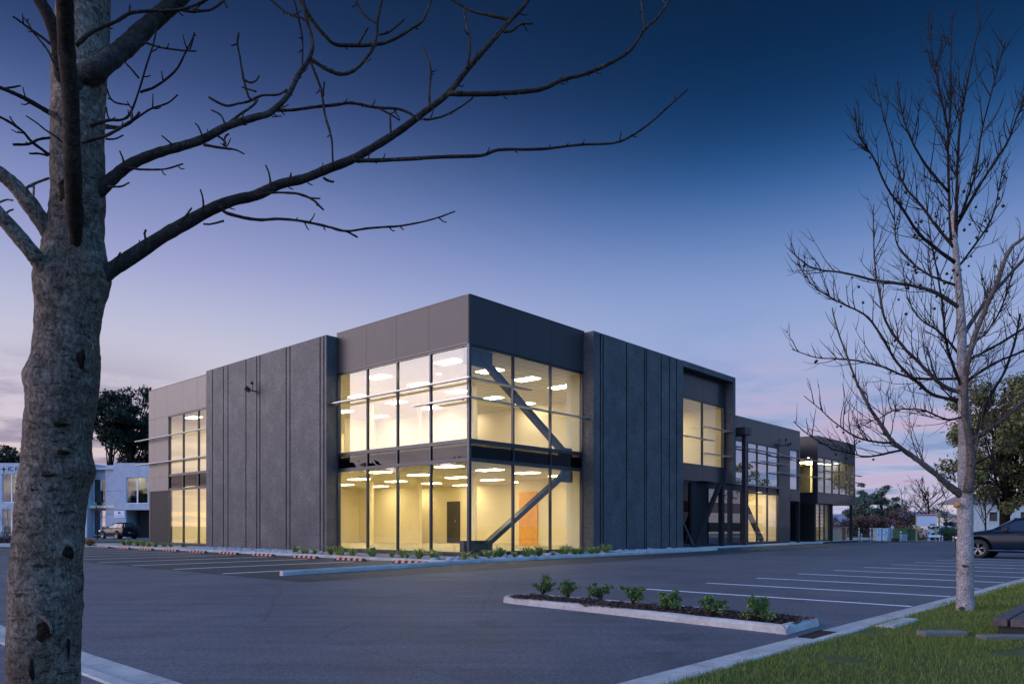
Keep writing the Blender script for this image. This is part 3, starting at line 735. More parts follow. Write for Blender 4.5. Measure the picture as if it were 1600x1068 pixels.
for z0_, z1_ in ((ZB, 3.86), (4.45, 8.42)):
    mb.box(13.3, 13.39, .2, 30, z0_, z1_); mb.box(.25, 13.3, 29.8, 29.9, z0_, z1_)
    mb.box(.22, .3, 8.9, 20.7, z0_, z1_); mb.box(7.5, 13.3, .2, .3, z0_, z1_)
mb.box(10.9, 11.02, 15.5, 22.0, ZB, 3.86); mb.box(5.2, 13.29, 22.0, 22.12, ZB, 3.86); mb.box(11.2, 11.3, 3.6, 7.4, ZB, 3.86)
mb.box(8.3, 13.29, 20., 20.12, 4.45, 8.42); mb.box(10.95, 11.07, 10.5, 20, 4.45, 8.42); mb.box(7.6, 7.72, .3, 1.1, 4.45, 8.42); mb.box(7.6, 7.72, .3, 1.1, ZB, 3.86)
mb.box(13.5, 21.95, 5.0, 5.1, 4.06, 8.46); mb.box(13.42, 13.5, .2, 9, 4.06, 8.46); mb.box(21.9, 22.0, .25, 5, 4.06, 8.46)
part(mb, 'interior_wall', M_WALLI)
mb = MB(); mb.box(25.3, 30, 2.6, 2.7, .15, 3.6); mb.box(25.22, 25.32, .2, 3.6, .15, 3.6); mb.box(30.1, 30.2, .2, 3.6, .15, 3.6); part(mb, 'interior_wall', M_WALLI)
mb = MB(); mb.box(25.9, 26.9, 2.5, 2.59, .15, 3.5); mb.box(27.5, 28.6, 2.5, 2.59, .15, 3.1); part(mb, 'timber_wall_panel', M_WOOD)
part(MB().box(25.33, 29.2, 2.592, 2.599, .15, 3.5), 'ply_wall_lining', simple('yellow_ply_lining', (.85, .56, .18), .6, 0, .06, 4))
part(MB().box(11.12, 11.19, 5.9, 7.25, ZB, 3.2), 'interior_door', M_WOOD)
part(MB().box(13.22, 13.29, 14.3, 15.5, ZB, 2.9), 'interior_door', M_DARKIN)
mb = MB(); mb.box(11.14, 11.19, 2.0, 2.0, 0, 0); mb = MB(); mb.box(10.4, 10.46, 2.4, 2.75, 1.75, 2.6)
for x, y in ((6.07, 14.2), (6.7, 10.7), (11.0, 10.8), (5.5, 5.2), (6.3, 24.5)):
    m2 = MB(); m2.box(x-.09, x+.09, y-.09, y+.09, ZB, 3.86); m2.box(x-.09, x+.09, y-.09, y+.09, 4.45, 8.42); part(m2, 'interior_column', M_WALLI)
# blue notice screen on column
M_BLUE = simple('blue_panel', (.12, .18, .28), .4)
part(MB().box(11.1, 11.19, 2.55, 2.95, 1.75, 2.7), 'notice_board', M_BLUE)
mb = MB(); mb.box(11.2, 13.29, 3.6, 3.7, ZB, 3.86); mb.box(11.2, 11.3, .31, 3.6, ZB, 3.86); part(mb, 'interior_wall', M_WALLI)
# skirting on room back wall
mb = MB(); mb.box(13.27, 13.299, 5, 14.2, ZB, .3); part(mb, 'skirting', M_WALLI)
# troffers
lt = None
def place_light(x, y, z, sx_=.3, sy_=.62, m=M_LIGHT):
    mb = MB(); mb.box(-sx_, sx_, -sy_, sy_, -.02, 0); o = part(mb, 'ceiling_light', m); o.location = (x, y, z); return o
first = place_light(1.7, 3, 3.855)
M_LIGHTU = emis('lit_upper_diffuser', (1, .87, .66), 21.)
firstu = place_light(1.75, 3, 8.415, m=M_LIGHTU)
pos = [(x, y, z) for z in (3.855, 8.415) for x in (1.75, 4.3, 6.9, 9.6, 12.3) for y in (3., 7.9, 13., 18.1, 23.4, 27.5)]
skip = lambda x, y, z: z < 4 and (x > 11 and y > 22)
k = 0
for p in pos:
    if k == 0: first.location = p
    elif p[2] > 5 and p[:2] == (1.75, 3.): pass
    else: o = (firstu if p[2] > 5 else first).copy(); col.objects.link(o); o.location = p
    k += 1
for p in [(17.3, 4.2, 8.455), (20.2, 4.2, 8.455), (18.8, 3.6, 8.455), (42.6, 3.9, 6.61), (43.9, 2.6, 6.61), (38.4, 4.2, 6.61), (41.2, 4.1, 6.61), (45.2, 1.6, 6.61), (39.8, 4.2, 6.61), (26.5, 1.4, 3.595), (28.8, 1.4, 3.595), (39, 3, 2.945), (40.6, 3.4, 6.61), (41.8, 2.6, 6.61), (39.2, 2.9, 6.61), (42.4, 2.9, 6.61)]:  # includes extra troffers added to brighten the bay room and block three
    o = first.copy(); col.objects.link(o); o.location = p
for p in [(3.2, 5.3, 8.415), (16.9, 1.6, 8.455), (16.4, .9, 3.79), (20.5, 3.0, 8.455), (38, .9, 6.61), (18.2, 2.6, 8.455)]:
    mb = MB(); mb.lathe([(0.001, -.012), (.09, -.012), (.1, 0)], 16, 'z'); o = part(mb, 'downlight', M_SPOT); o.location = p
# structural rear walls and roof
mb = MB(); mb.box(13.4, 22.1, 9, 9.2, 0, 10); mb.box(0, 22.1, 30.02, 30.23, 0, 10.2); mb.box(13.395, 13.6, 9.2, 30, 0, 10); mb.box(22.1, 33.9, 9, 9.2, 0, 8.2); mb.box(33.75, 33.9, .2, 9, 3.08, 8.19); mb.box(33.75, 33.9, 1, 9, 0, 3.08); mb.box(21.92, 22.1, .2, 9, 3.8, 10.2); mb.box(33.9, 37.2, 3, 3.2, 0, 8)
part(mb, 'rear_wall', M_PANEL)
mb = MB(); mb.box(.2, 13.6, .2, 30, 9.5, 9.7); mb.box(13.6, 22.0, .2, 9, 9.5, 9.7); mb.box(22.1, 33.9, .2, 9, 7.6, 7.8); part(mb, 'roof', M_BLACK)
# steel braces inside the corner glazing
mb = MB(); mb.bar((1.2, .62, 8.2), (6.9, .62, 4.6), .20, .34, (0, 1, 0)); mb.box(.25, 1.9, .55, .68, 7.75, 8.4); mb.box(6.4, 7.3, .55, .68, 4.46, 4.9); part(mb, 'steel_brace', M_STEEL)
mb = MB(); mb.bar((1.5, .62, .45), (7.0, .62, 3.8), .20, .30, (0, 1, 0)); mb.box(.2, 1.85, .5, .74, ZB, .68); mb.box(6.6, 7.35, .55, .68, 3.3, 3.85); part(mb, 'steel_brace', M_STEEL)
mb = MB(); mb.bar((25.0, .5, 3.4), (28.4, .5, .3), .25, .28, (0, 1, 0)); part(mb, 'steel_brace', M_BLACK)
# sun shades
def blade(ax, u0, u1, z, plane=-.42, wd=.22, brk=()):
    mb = MB(); fb(mb, ax, u0, u1, plane, plane+wd, z, z+.05)
    o = part(mb, 'sunshade_blade', M_SHADE)
    if brk:
        m2 = MB()
        for u in brk: fb(m2, ax, u-.02, u+.02, plane+wd, -.001, z+.005, z+.045)
        m2.build('bracket', M_SHADE, o)
blade('L', -.42, 8.82, 6.95, brk=Lm[1:]); blade('R', -.2, 3.3, 6.95, brk=(.3, 2.62))
blade('L', -.42, 2.95, 6.20, brk=(.3, 2.29)); blade('R', -.2, 7.62, 6.20, brk=(2.62, 5.08))
blade('L', 21.1, 31.6, 6.93, brk=(23.16, 25.2, 27.2, 29.5)); blade('L', 21.1, 31.6, 5.32, brk=(23.16, 25.2, 27.2, 29.5))
blade('R', 18.5, 21.8, 6.95, -.5, brk=(19, 21.6)); blade('R', 15.72, 19.6, 6.22, -.5, brk=(17, 19)); blade('R', 18.5, 21.8, 5.44, -.5, brk=(19, 21.6))
blade('R', 22.1, 29.6, 6.17, brk=(23.4, 25.2, 26.65, 28.3)); blade('R', 26.5, 31.1, 5.50, brk=(26.65, 28.3, 30.1)); blade('R', 29.2, 33.9, 6.10, brk=(30.1, 32.05)); blade('R', 29.2, 33.9, 4.9, brk=(30.1, 32.05))
blade('R', 34.5, 41.2, 6.12, -.55, brk=(37.3, 38.84, 40.57)); blade('R', 37.7, 46.6, 5.5, -.55, brk=(38.84, 42.2, 45.5)); blade('R', 34.5, 39.3, 4.9, -.55, brk=(37.3, 38.84)); blade('R', 42.8, 46.7, 4.9, -.55, brk=(43.9, 45.5))
# floodlights
def flood(x, y, z, ax):
    mb = MB()
    d = Vector((-1, 0, 0)) if ax == 'L' else Vector((0, -1, 0)); s_ = Vector((0, 1, 0)) if ax == 'L' else Vector((1, 0, 0)); p = Vector((x, y, z))
    mb.bar(p, p+d*.35, .05, .05); mb.bar(p+d*.35+Vector((0, 0, -.02)), p+d*.55+s_*.1+Vector((0, 0, .12)), .42, .18)
    mb.bar(p+d*.2, p+d*.2+Vector((0, 0, .35)), .03, .03); mb.bar(p+d*.2+Vector((0, 0, .35)), p+d*.28+Vector((0, 0, .45)), .1, .1)
    part(mb, 'floodlight', M_BLACK)
flood(-.6, 15.2, 8.3, 'L'); flood(30.7, -.03, 6.9, 'R')

# ================================================================ TREES (bare)
def smooth_path(P, sub=5):
    P = [Vector(p) for p in P]; out = []
    for i in range(len(P)-1):
        p0, p1, p2, p3 = P[max(i-1, 0)], P[i], P[i+1], P[min(i+2, len(P)-1)]
        for k in range(sub):
            t = k/sub; out.append(.5*((2*p1)+(p2-p0)*t+(2*p0-5*p1+4*p2-p3)*t*t+(3*p1-p0-3*p2+p3)*t**3))
    out.append(P[-1]); return out
def limb(mb, pts, w0, w1, Z0, Z1, n=8, wob=.0, buds=0, seed=0, pw=.8, root=None, taper=0):
    """px polyline traced off the tree, lifted to its own distance; w = pixel width"""
    m = len(pts); P = []
    for i, (x, y) in enumerate(pts):
        t = i/(m-1); P.append(at(x, y, Z0+(Z1-Z0)*t))
    if root: P = [at(*root)]+P
    S = smooth_path(P, 5); k = len(S); g = random.Random(seed+m+int(pts[0][0]))
    rad = [(w0+(w1-w0)*(i/(k-1))**pw)/2/F*S[i].y*(.9 if S[i].x < -1 or S[i].x > 4 else 1)*(1+(.12*g.uniform(-1, 1) if w0 < 14 else .05*g.uniform(-1, 1))) for i in range(k)]
    if root or w0 > 9:
        for i in range(min(9, k)): rad[i] *= 1+.16*(1-i/9)**2
    if taper: rad = [r*min(1, .12+i/taper) for i, r in enumerate(rad)]
    if w0 >= 9: rad = [r*(1+.05*mnoise.noise(p*14)) for r, p in zip(rad, S)]
    if wob: S = [p+Vector((g.uniform(-1, 1), g.uniform(-1, 1), g.uniform(-1, 1)))*wob for p in S]
    mb.tube(S, rad, n)
    for _ in range(buds):     # short spur shoots
        if k < 8: break
        i = g.randint(2, k-3); t = (S[i+1]-S[i-1]).normalized(); s_ = t.orthogonal(); s_.rotate(Matrix.Rotation(g.uniform(0, 6.28), 3, t))
        ln = g.uniform(.012, .060)*S[i].y/3.5; d = (t*.8+s_).normalized(); e = S[i]+d*ln
        mb.tube([S[i], S[i]+d*ln*.6, e+Vector((0, 0, ln*.2))], [.0036*S[i].y/3.5, .003*S[i].y/3.5, .0022*S[i].y/3.5], 5)
    return S
T = empty('bare_tree', (at(68, 1068, 3.5).x, 3.5, .08))
tag(T, 'big bare tree with thick mottled trunk in the left foreground, branches spreading overhead', 'tree')
def tpart(mb, name, m, parent, smooth=True):
    o = mb.build(name, m, None, smooth=smooth); me = o.data; off = parent.location
    me.transform(Matrix.Translation(-Vector(off))); o.parent = parent; return o
# trunk
prof = [(1240,68,150),(1180,67,132),(1100,66,120),(1068,66,117),(1000,68,117),(950,70,119),(898,69,117),(850,76,116),(800,80,114),(740,86,112),(700,88,111),(660,91,112),(600,97,117),(570,103,112),(520,106,104),(470,109,112),(435,112,122),(400,115,106),(370,115,96),(330,119,90),(300,121,88),(200,122,86),(100,124,90),(50,127,88),(0,130,86),(-60,134,84),(-130,138,78),(-220,146,66),(-330,155,50),(-450,165,34)]
pz = np.array([p[0] for p in prof][::-1]); pc = np.array([p[1] for p in prof][::-1]); pw_ = np.array([p[2] for p in prof][::-1])
mb = MB(); nr, ns = 330, 72
knots = [(132, 735, 3.2, 16), (48, 590, 2.6, 16), (140, 540, 1.4, 10), (150, 440, 2.0, 22), (72, 445, 1.8, 22), (160, 85, 1.6, 20), (60, 960, .9, 26), (102, 862, 1.0, 16), (128, 905, 1.2, 14), (45, 755, 1.3, 14), (118, 330, 2.0, 20)]
for i in range(nr+1):
    yy = 1240-(1240+450)*i/nr; cx = np.interp(yy, pz, pc); wdt = np.interp(yy, pz, pw_); aL, aR = math.atan((cx-wdt/2-800)/F), math.atan((cx+wdt/2-800)/F); a0 = (aL+aR)/2; zt_ = 3.5+max(0, (300-yy))*.0004; c = at(800+math.tan(a0)*F, yy, zt_); r0 = zt_/math.cos(a0)*math.sin((aR-aL)/2)
    for k in range(ns):
        a = 2*math.pi*k/ns; d = Vector((math.cos(a), math.sin(a), 0)); p = c+d*r0
        q = mnoise.noise(Vector((p.x*5, p.y*5, p.z*3)))*.010+mnoise.noise(Vector((p.x*16, p.y*16, p.z*22)))*.0035+mnoise.noise(Vector((p.x*50, p.y*50, p.z*70)))*.0018
        # growth rings round the stem
        for yr in (500, 560, 612, 690, 325, 380, 770, 955):
            q += .0035*math.exp(-((yy-yr+6*math.sin(a*2+yr))/3.0)**2)*(.5+.5*math.sin(a*1.+yr))
        px_ = 800+p.x/p.y*F
        if d.y < .35:
            for kx, ky, am, rr in knots:
                dd = ((px_-kx)**2+((yy-ky)*.8)**2)/(rr*rr)
                if dd < 6: q += .010*am*math.exp(-dd)
        mb.v.append(tuple(c+d*(r0+q)))
for i in range(nr):
    for k in range(ns): k2 = (k+1) % ns; mb.f.append((i*ns+k, i*ns+k2, (i+1)*ns+k2, (i+1)*ns+k))
tpart(mb, 'trunk', M_BARK, T)
def Zs(px, py):    # near surface of the trunk at a pixel
    cx = np.interp(py, pz, pc); wdt = np.interp(py, pz, pw_); aL, aR = math.atan((cx-wdt/2-800)/F), math.atan((cx+wdt/2-800)/F); a0 = (aL+aR)/2; xc = 3.5*math.tan(a0); r0 = 3.5/math.cos(a0)*math.sin((aR-aL)/2); k_ = (px-800)/F
    A_, B_, C_ = 1+k_*k_, -2*(3.5+k_*xc), 3.5**2+xc*xc-r0*r0; D_ = B_*B_-4*A_*C_; return (-B_-math.sqrt(max(0, D_)))/(2*A_)
def scar(px, py, rx, ry, core=M_SCAR, lip=True):
    z = Zs(px, py)-.002; c = at(px, py, z); mb = MB(); sx_, sy_ = rx/F*z, ry/F*z; cx = np.interp(py, pz, pc); tilt = (px-cx)/(np.interp(py, pz, pw_)/2)
    nrm = Vector((tilt, -math.sqrt(max(.05, 1-tilt*tilt)), 0)).normalized(); s_ = Vector((-nrm.y, nrm.x, 0)); u_ = Vector((0, 0, 1))
    mb.v.append(tuple(c+nrm*.004)); n_ = 20
    for rr, oo in ((.55, .006), (1.0, -.012)):
        for k in range(n_):
            a = 2*math.pi*k/n_; j = 1+.16*math.sin(3*a+px)+.12*math.sin(7*a+py); mb.v.append(tuple(c+s_*math.cos(a)*sx_*rr*j+u_*math.sin(a)*sy_*rr*j+nrm*oo))
    for k in range(n_): k2 = (k+1) % n_; mb.f.append((0, 1+k, 1+k2)); mb.f.append((1+k, 1+n_+k, 1+n_+k2, 1+k2))
    tpart(mb, 'bark_scar', core, T)
    if lip:
        m2 = MB(); pts = []
        for k in range(13):
            a = math.pi*(k/12)*1.1-.15; pts.append(c+s_*math.cos(a)*sx_*1.08+u_*math.sin(a)*sy_*1.12-nrm*.006)
        m2.tube(pts, [.004+.006*math.sin(math.pi*k/12) for k in range(13)], 8); tpart(m2, 'bark_lip', M_BARK, T)
scar(58, 985, 22, 20); scar(104, 862, 10, 12); scar(131, 742, 8, 18); scar(143, 541, 5, 7, M_CUT, False); scar(127, 733, 5, 4, M_CUT, False); scar(95, 706, 13, 5); scar(125, 560, 7, 16, M_SCAR, False); scar(90, 662, 16, 4, M_SCAR, False)
scar(50, 765, 7, 4); scar(96, 300, 14, 26, M_SCAR, False); scar(70, 742, 20, 2.5, M_SCAR, False); scar(107, 1010, 3, 22, M_SCAR, False); scar(48, 1045, 3, 20, M_SCAR, False)
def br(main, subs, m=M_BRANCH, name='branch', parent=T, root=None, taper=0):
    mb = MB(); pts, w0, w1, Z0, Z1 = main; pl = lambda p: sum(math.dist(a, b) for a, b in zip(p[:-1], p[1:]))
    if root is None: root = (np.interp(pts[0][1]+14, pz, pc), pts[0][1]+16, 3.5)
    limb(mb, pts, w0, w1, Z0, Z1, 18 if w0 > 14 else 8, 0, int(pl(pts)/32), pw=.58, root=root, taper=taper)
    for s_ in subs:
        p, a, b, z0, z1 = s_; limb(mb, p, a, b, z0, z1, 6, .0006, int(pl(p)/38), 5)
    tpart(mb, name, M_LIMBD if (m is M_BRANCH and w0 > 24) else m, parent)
Z3 = 3.5
br(([(150,436),(176,420),(210,398),(256,368),(288,350),(330,327),(365,313),(400,305),(437,288),(475,279),(512,264),(550,249),(587,228),(625,204),(662,176),(700,146),(730,109),(763,71),(790,40),(814,15),(835,-12)], 33, 5, 3.48, 4.3),
   [([(556,250),(565,251),(625,249),(692,245),(752,243),(780,234),(844,233),(907,226),(956,224),(982,215),(1012,195),(1042,169),(1074,140)], 8, 2.4, 3.85, 4.2),
    ([(700,146),(750,147),(806,144),(847,139),(877,125),(918,114),(960,95),(986,77),(1008,45),(1027,28),(1046,0),(1056,-25)], 9, 3.5, 4.0, 4.5),
    ([(1008,45),(1004,20),(1001,-5)], 3.5, 2, 4.3, 4.35),
    ([(345,322),(355,333),(400,343),(437,342),(475,346),(512,354),(542,361),(580,356),(625,353),(662,346),(690,338),(711,330)], 7, 2.2, 3.65, 3.9),
    ([(540,360),(552,367),(559,371)], 4, 2.4, 3.8, 3.82),
    ([(400,306),(426,301),(467,303),(490,313),(497,320),(506,328)], 4.5, 3, 3.7, 3.75), ([(466,303),(485,309),(501,310)], 4, 2.5, 3.72, 3.74),
    ([(662,187),(675,186),(696,180),(718,168),(739,153)], 4, 2.4, 3.95, 4.05), ([(611,212),(610,195),(610,180)], 4, 3, 3.9, 3.9),
    ([(671,170),(671,140),(673,112),(668,90),(660,71)], 4.5, 2.5, 3.95, 4.0), ([(730,107),(734,80),(733,56),(727,30),(726,11)], 5, 2.8, 4.05, 4.1),
    ([(793,30),(765,24),(737,17),(707,0),(690,-12)], 6, 3, 4.15, 4.1), ([(787,50),(800,48),(814,38),(832,37)], 4.5, 3.2, 4.15, 4.2), ([(775,60),(792,40),(800,30)], 3.5, 2.4, 4.15, 4.15),
    ([(318,330),(317,310),(313,296)], 4, 3, 3.6, 3.6), ([(278,352),(290,338),(300,324)], 5, 2.6, 3.55, 3.55), ([(228,375),(226,365),(228,359)], 4.5, 3.5, 3.5, 3.5), ([(350,345),(330,350),(318,350)], 4, 3, 3.6, 3.6),
    ([(424,290),(420,270),(415,258)], 4, 2.6, 3.7, 3.7), ([(450,283),(454,275),(455,270)], 4, 3, 3.72, 3.72), ([(505,278),(515,283),(522,284)], 4.5, 3, 3.75, 3.75), ([(178,412),(184,402),(188,394)], 5, 3, 3.46, 3.46)], m=M_BRANCH)
br(([(152,300),(172,282),(202,258),(243,240),(285,228),(318,217),(356,197),(400,183),(422,176),(449,150),(467,116),(484,90),(488,64),(479,30),(472,-10)], 27, 4.5, 3.5, 4.0),
   [([(486,93),(512,109),(535,116),(557,107),(580,80),(587,62),(589,49),(591,26),(598,-5)], 6.5, 4, 3.95, 4.05), ([(467,-5),(486,30),(508,56),(523,69),(550,71),(583,70),(610,64),(643,45),(662,30),(675,-5)], 7.5, 4, 4.1, 4.3),
    ([(432,172),(455,172),(493,167),(523,164),(550,161),(587,168),(621,170),(640,177),(655,186)], 6, 3.5, 3.9, 4.0), ([(590,168),(605,176),(625,188)], 3.5, 2.4, 3.95, 3.97),
    ([(485,97),(501,138),(508,180),(518,217),(520,258)], 5, 3.4, 3.95, 3.85), ([(505,150),(506,135),(507,128)], 3.5, 2.8, 3.9, 3.9),
    ([(458,-5),(469,41),(473,70),(472,104)], 4.5, 3, 4, 4.), ([(420,-3),(449,21),(475,30),(484,45)], 4, 3, 3.95, 3.95), ([(553,-3),(568,22),(587,36)], 3.6, 2.6, 4.05, 4.0), ([(592,55),(610,49),(632,30)], 3.6, 2.4, 4.05, 4.05), ([(560,70),(568,55),(575,43)], 3.6, 3, 4.1, 4.1),
    ([(195,262),(225,265),(258,264),(286,256)], 4.5, 2.6, 3.5, 3.5), ([(168,292),(190,291),(202,285)], 4, 2.6, 3.45, 3.45), ([(268,225),(253,212)], 3.5, 2.5, 3.6, 3.6), ([(316,212),(310,198),(305,193)], 3.5, 2.5, 3.65, 3.65), ([(194,262),(192,248),(187,236)], 4, 3, 3.48, 3.48),
    ([(318,226),(352,232),(368,234),(382,241)], 5, 2.6, 3.65, 3.7), ([(340,212),(352,222),(350,228),(352,214),(358,209)], 4, 3, 3.7, 3.7), ([(352,196),(345,180),(330,172)], 4, 2.6, 3.7, 3.7), ([(356,194),(372,181),(395,165),(402,155)], 5, 4, 3.72, 3.75),
    ([(326,152),(352,165),(372,162),(390,158),(410,149),(434,148),(449,140)], 4, 4, 3.8, 3.85), ([(373,51),(371,68),(375,90),(380,120),(387,148),(392,155)], 3.4, 4.6, 3.8, 3.8), ([(378,122),(390,129),(400,126),(405,118)], 4, 2.5, 3.8, 3.85), ([(400,143),(390,140),(378,136)], 3.6, 2.6, 3.8, 3.8)])
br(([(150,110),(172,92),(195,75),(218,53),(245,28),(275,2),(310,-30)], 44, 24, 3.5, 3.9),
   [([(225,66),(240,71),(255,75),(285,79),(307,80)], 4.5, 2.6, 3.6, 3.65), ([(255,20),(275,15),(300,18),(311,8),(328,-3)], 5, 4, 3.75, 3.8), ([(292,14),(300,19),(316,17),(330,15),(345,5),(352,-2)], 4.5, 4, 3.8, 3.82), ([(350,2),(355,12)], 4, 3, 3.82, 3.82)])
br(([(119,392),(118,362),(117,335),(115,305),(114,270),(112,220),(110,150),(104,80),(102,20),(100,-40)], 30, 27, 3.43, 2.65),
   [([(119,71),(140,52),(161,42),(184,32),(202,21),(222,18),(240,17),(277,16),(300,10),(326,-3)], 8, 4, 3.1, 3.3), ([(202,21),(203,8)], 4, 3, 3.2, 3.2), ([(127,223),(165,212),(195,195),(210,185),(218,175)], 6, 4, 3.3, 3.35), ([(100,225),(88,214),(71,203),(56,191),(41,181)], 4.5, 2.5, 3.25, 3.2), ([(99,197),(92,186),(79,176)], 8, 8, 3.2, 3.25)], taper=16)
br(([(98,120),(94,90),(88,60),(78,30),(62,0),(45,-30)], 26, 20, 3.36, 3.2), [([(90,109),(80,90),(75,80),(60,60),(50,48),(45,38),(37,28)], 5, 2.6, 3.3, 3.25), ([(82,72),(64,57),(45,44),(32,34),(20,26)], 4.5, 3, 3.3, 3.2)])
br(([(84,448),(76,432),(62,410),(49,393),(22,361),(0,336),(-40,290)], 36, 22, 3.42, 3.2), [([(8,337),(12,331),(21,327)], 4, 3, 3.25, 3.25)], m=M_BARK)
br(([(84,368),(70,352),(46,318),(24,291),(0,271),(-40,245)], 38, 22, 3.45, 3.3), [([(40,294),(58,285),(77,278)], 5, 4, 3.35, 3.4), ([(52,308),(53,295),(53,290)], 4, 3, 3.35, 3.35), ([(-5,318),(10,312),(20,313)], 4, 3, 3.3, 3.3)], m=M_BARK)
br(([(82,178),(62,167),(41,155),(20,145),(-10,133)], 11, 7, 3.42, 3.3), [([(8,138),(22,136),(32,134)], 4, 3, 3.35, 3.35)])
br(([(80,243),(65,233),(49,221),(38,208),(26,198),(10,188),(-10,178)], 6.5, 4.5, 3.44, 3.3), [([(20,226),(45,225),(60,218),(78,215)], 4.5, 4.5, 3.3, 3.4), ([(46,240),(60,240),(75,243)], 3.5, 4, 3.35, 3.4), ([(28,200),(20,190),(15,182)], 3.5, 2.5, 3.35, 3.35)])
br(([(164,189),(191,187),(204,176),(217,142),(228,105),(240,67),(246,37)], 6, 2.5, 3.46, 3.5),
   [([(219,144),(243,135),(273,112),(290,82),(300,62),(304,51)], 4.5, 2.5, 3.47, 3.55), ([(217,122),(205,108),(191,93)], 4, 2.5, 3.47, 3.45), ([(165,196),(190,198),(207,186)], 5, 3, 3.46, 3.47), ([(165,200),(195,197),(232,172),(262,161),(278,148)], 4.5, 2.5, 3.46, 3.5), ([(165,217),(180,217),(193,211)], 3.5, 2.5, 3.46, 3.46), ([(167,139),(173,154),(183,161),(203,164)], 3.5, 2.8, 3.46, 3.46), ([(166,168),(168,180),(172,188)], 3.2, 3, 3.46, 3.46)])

# ---- right tree
TR = empty('bare_tree', (at(1508, 960, 10.45).x, 10.45, .10))
tag(TR, 'slender bare tree with pale smooth trunk and dense twigs standing in the lawn', 'tree')
ZR = 10.45
def walk(mb, p, d, ln, r, g, depth, up_=.25, jit=.16, nseg=6, side=5, tips=None):
    P = [p]; rr = [r]; dd = d.normalized()
    for i in range(nseg):
        dd = (dd+Vector((g.uniform(-jit, jit), g.uniform(-jit, jit), g.uniform(-jit, jit)+up_/nseg*1.2))).normalized(); P.append(P[-1]+dd*ln/nseg); rr.append(r*(1-.75*(i+1)/nseg))
    mb.tube(P, rr, side, cap=False)
    if tips is not None: tips.append(P[-1])
    if depth > 0:
        for k in range(g.randint(2, 3+depth)):
            i = g.randint(1, nseg-1); t = (P[i+1]-P[i]).normalized(); s_ = t.orthogonal().normalized(); s_.rotate(Matrix.Rotation(g.uniform(0, 6.28), 3, t))
            walk(mb, P[i], (t+s_*g.uniform(.6, 1.1)), ln*g.uniform(.35, .6), r*.6, g, depth-1, up_, jit, max(3, nseg-2), side, tips)
mb = MB()
limb(mb, [(1507,985),(1508,960),(1508,930),(1508,880),(1508,830),(1508,790),(1508,765),(1507,735),(1508,700),(1507,660),(1505,620),(1504,590),(1503,560),(1503,520),(1500,470),(1497,440),(1494,400),(1490,360),(1489,330)], 30, 8, ZR, ZR, 28, .002, 0, pw=1.0)
tpart(mb, 'trunk', M_BARKW, TR)
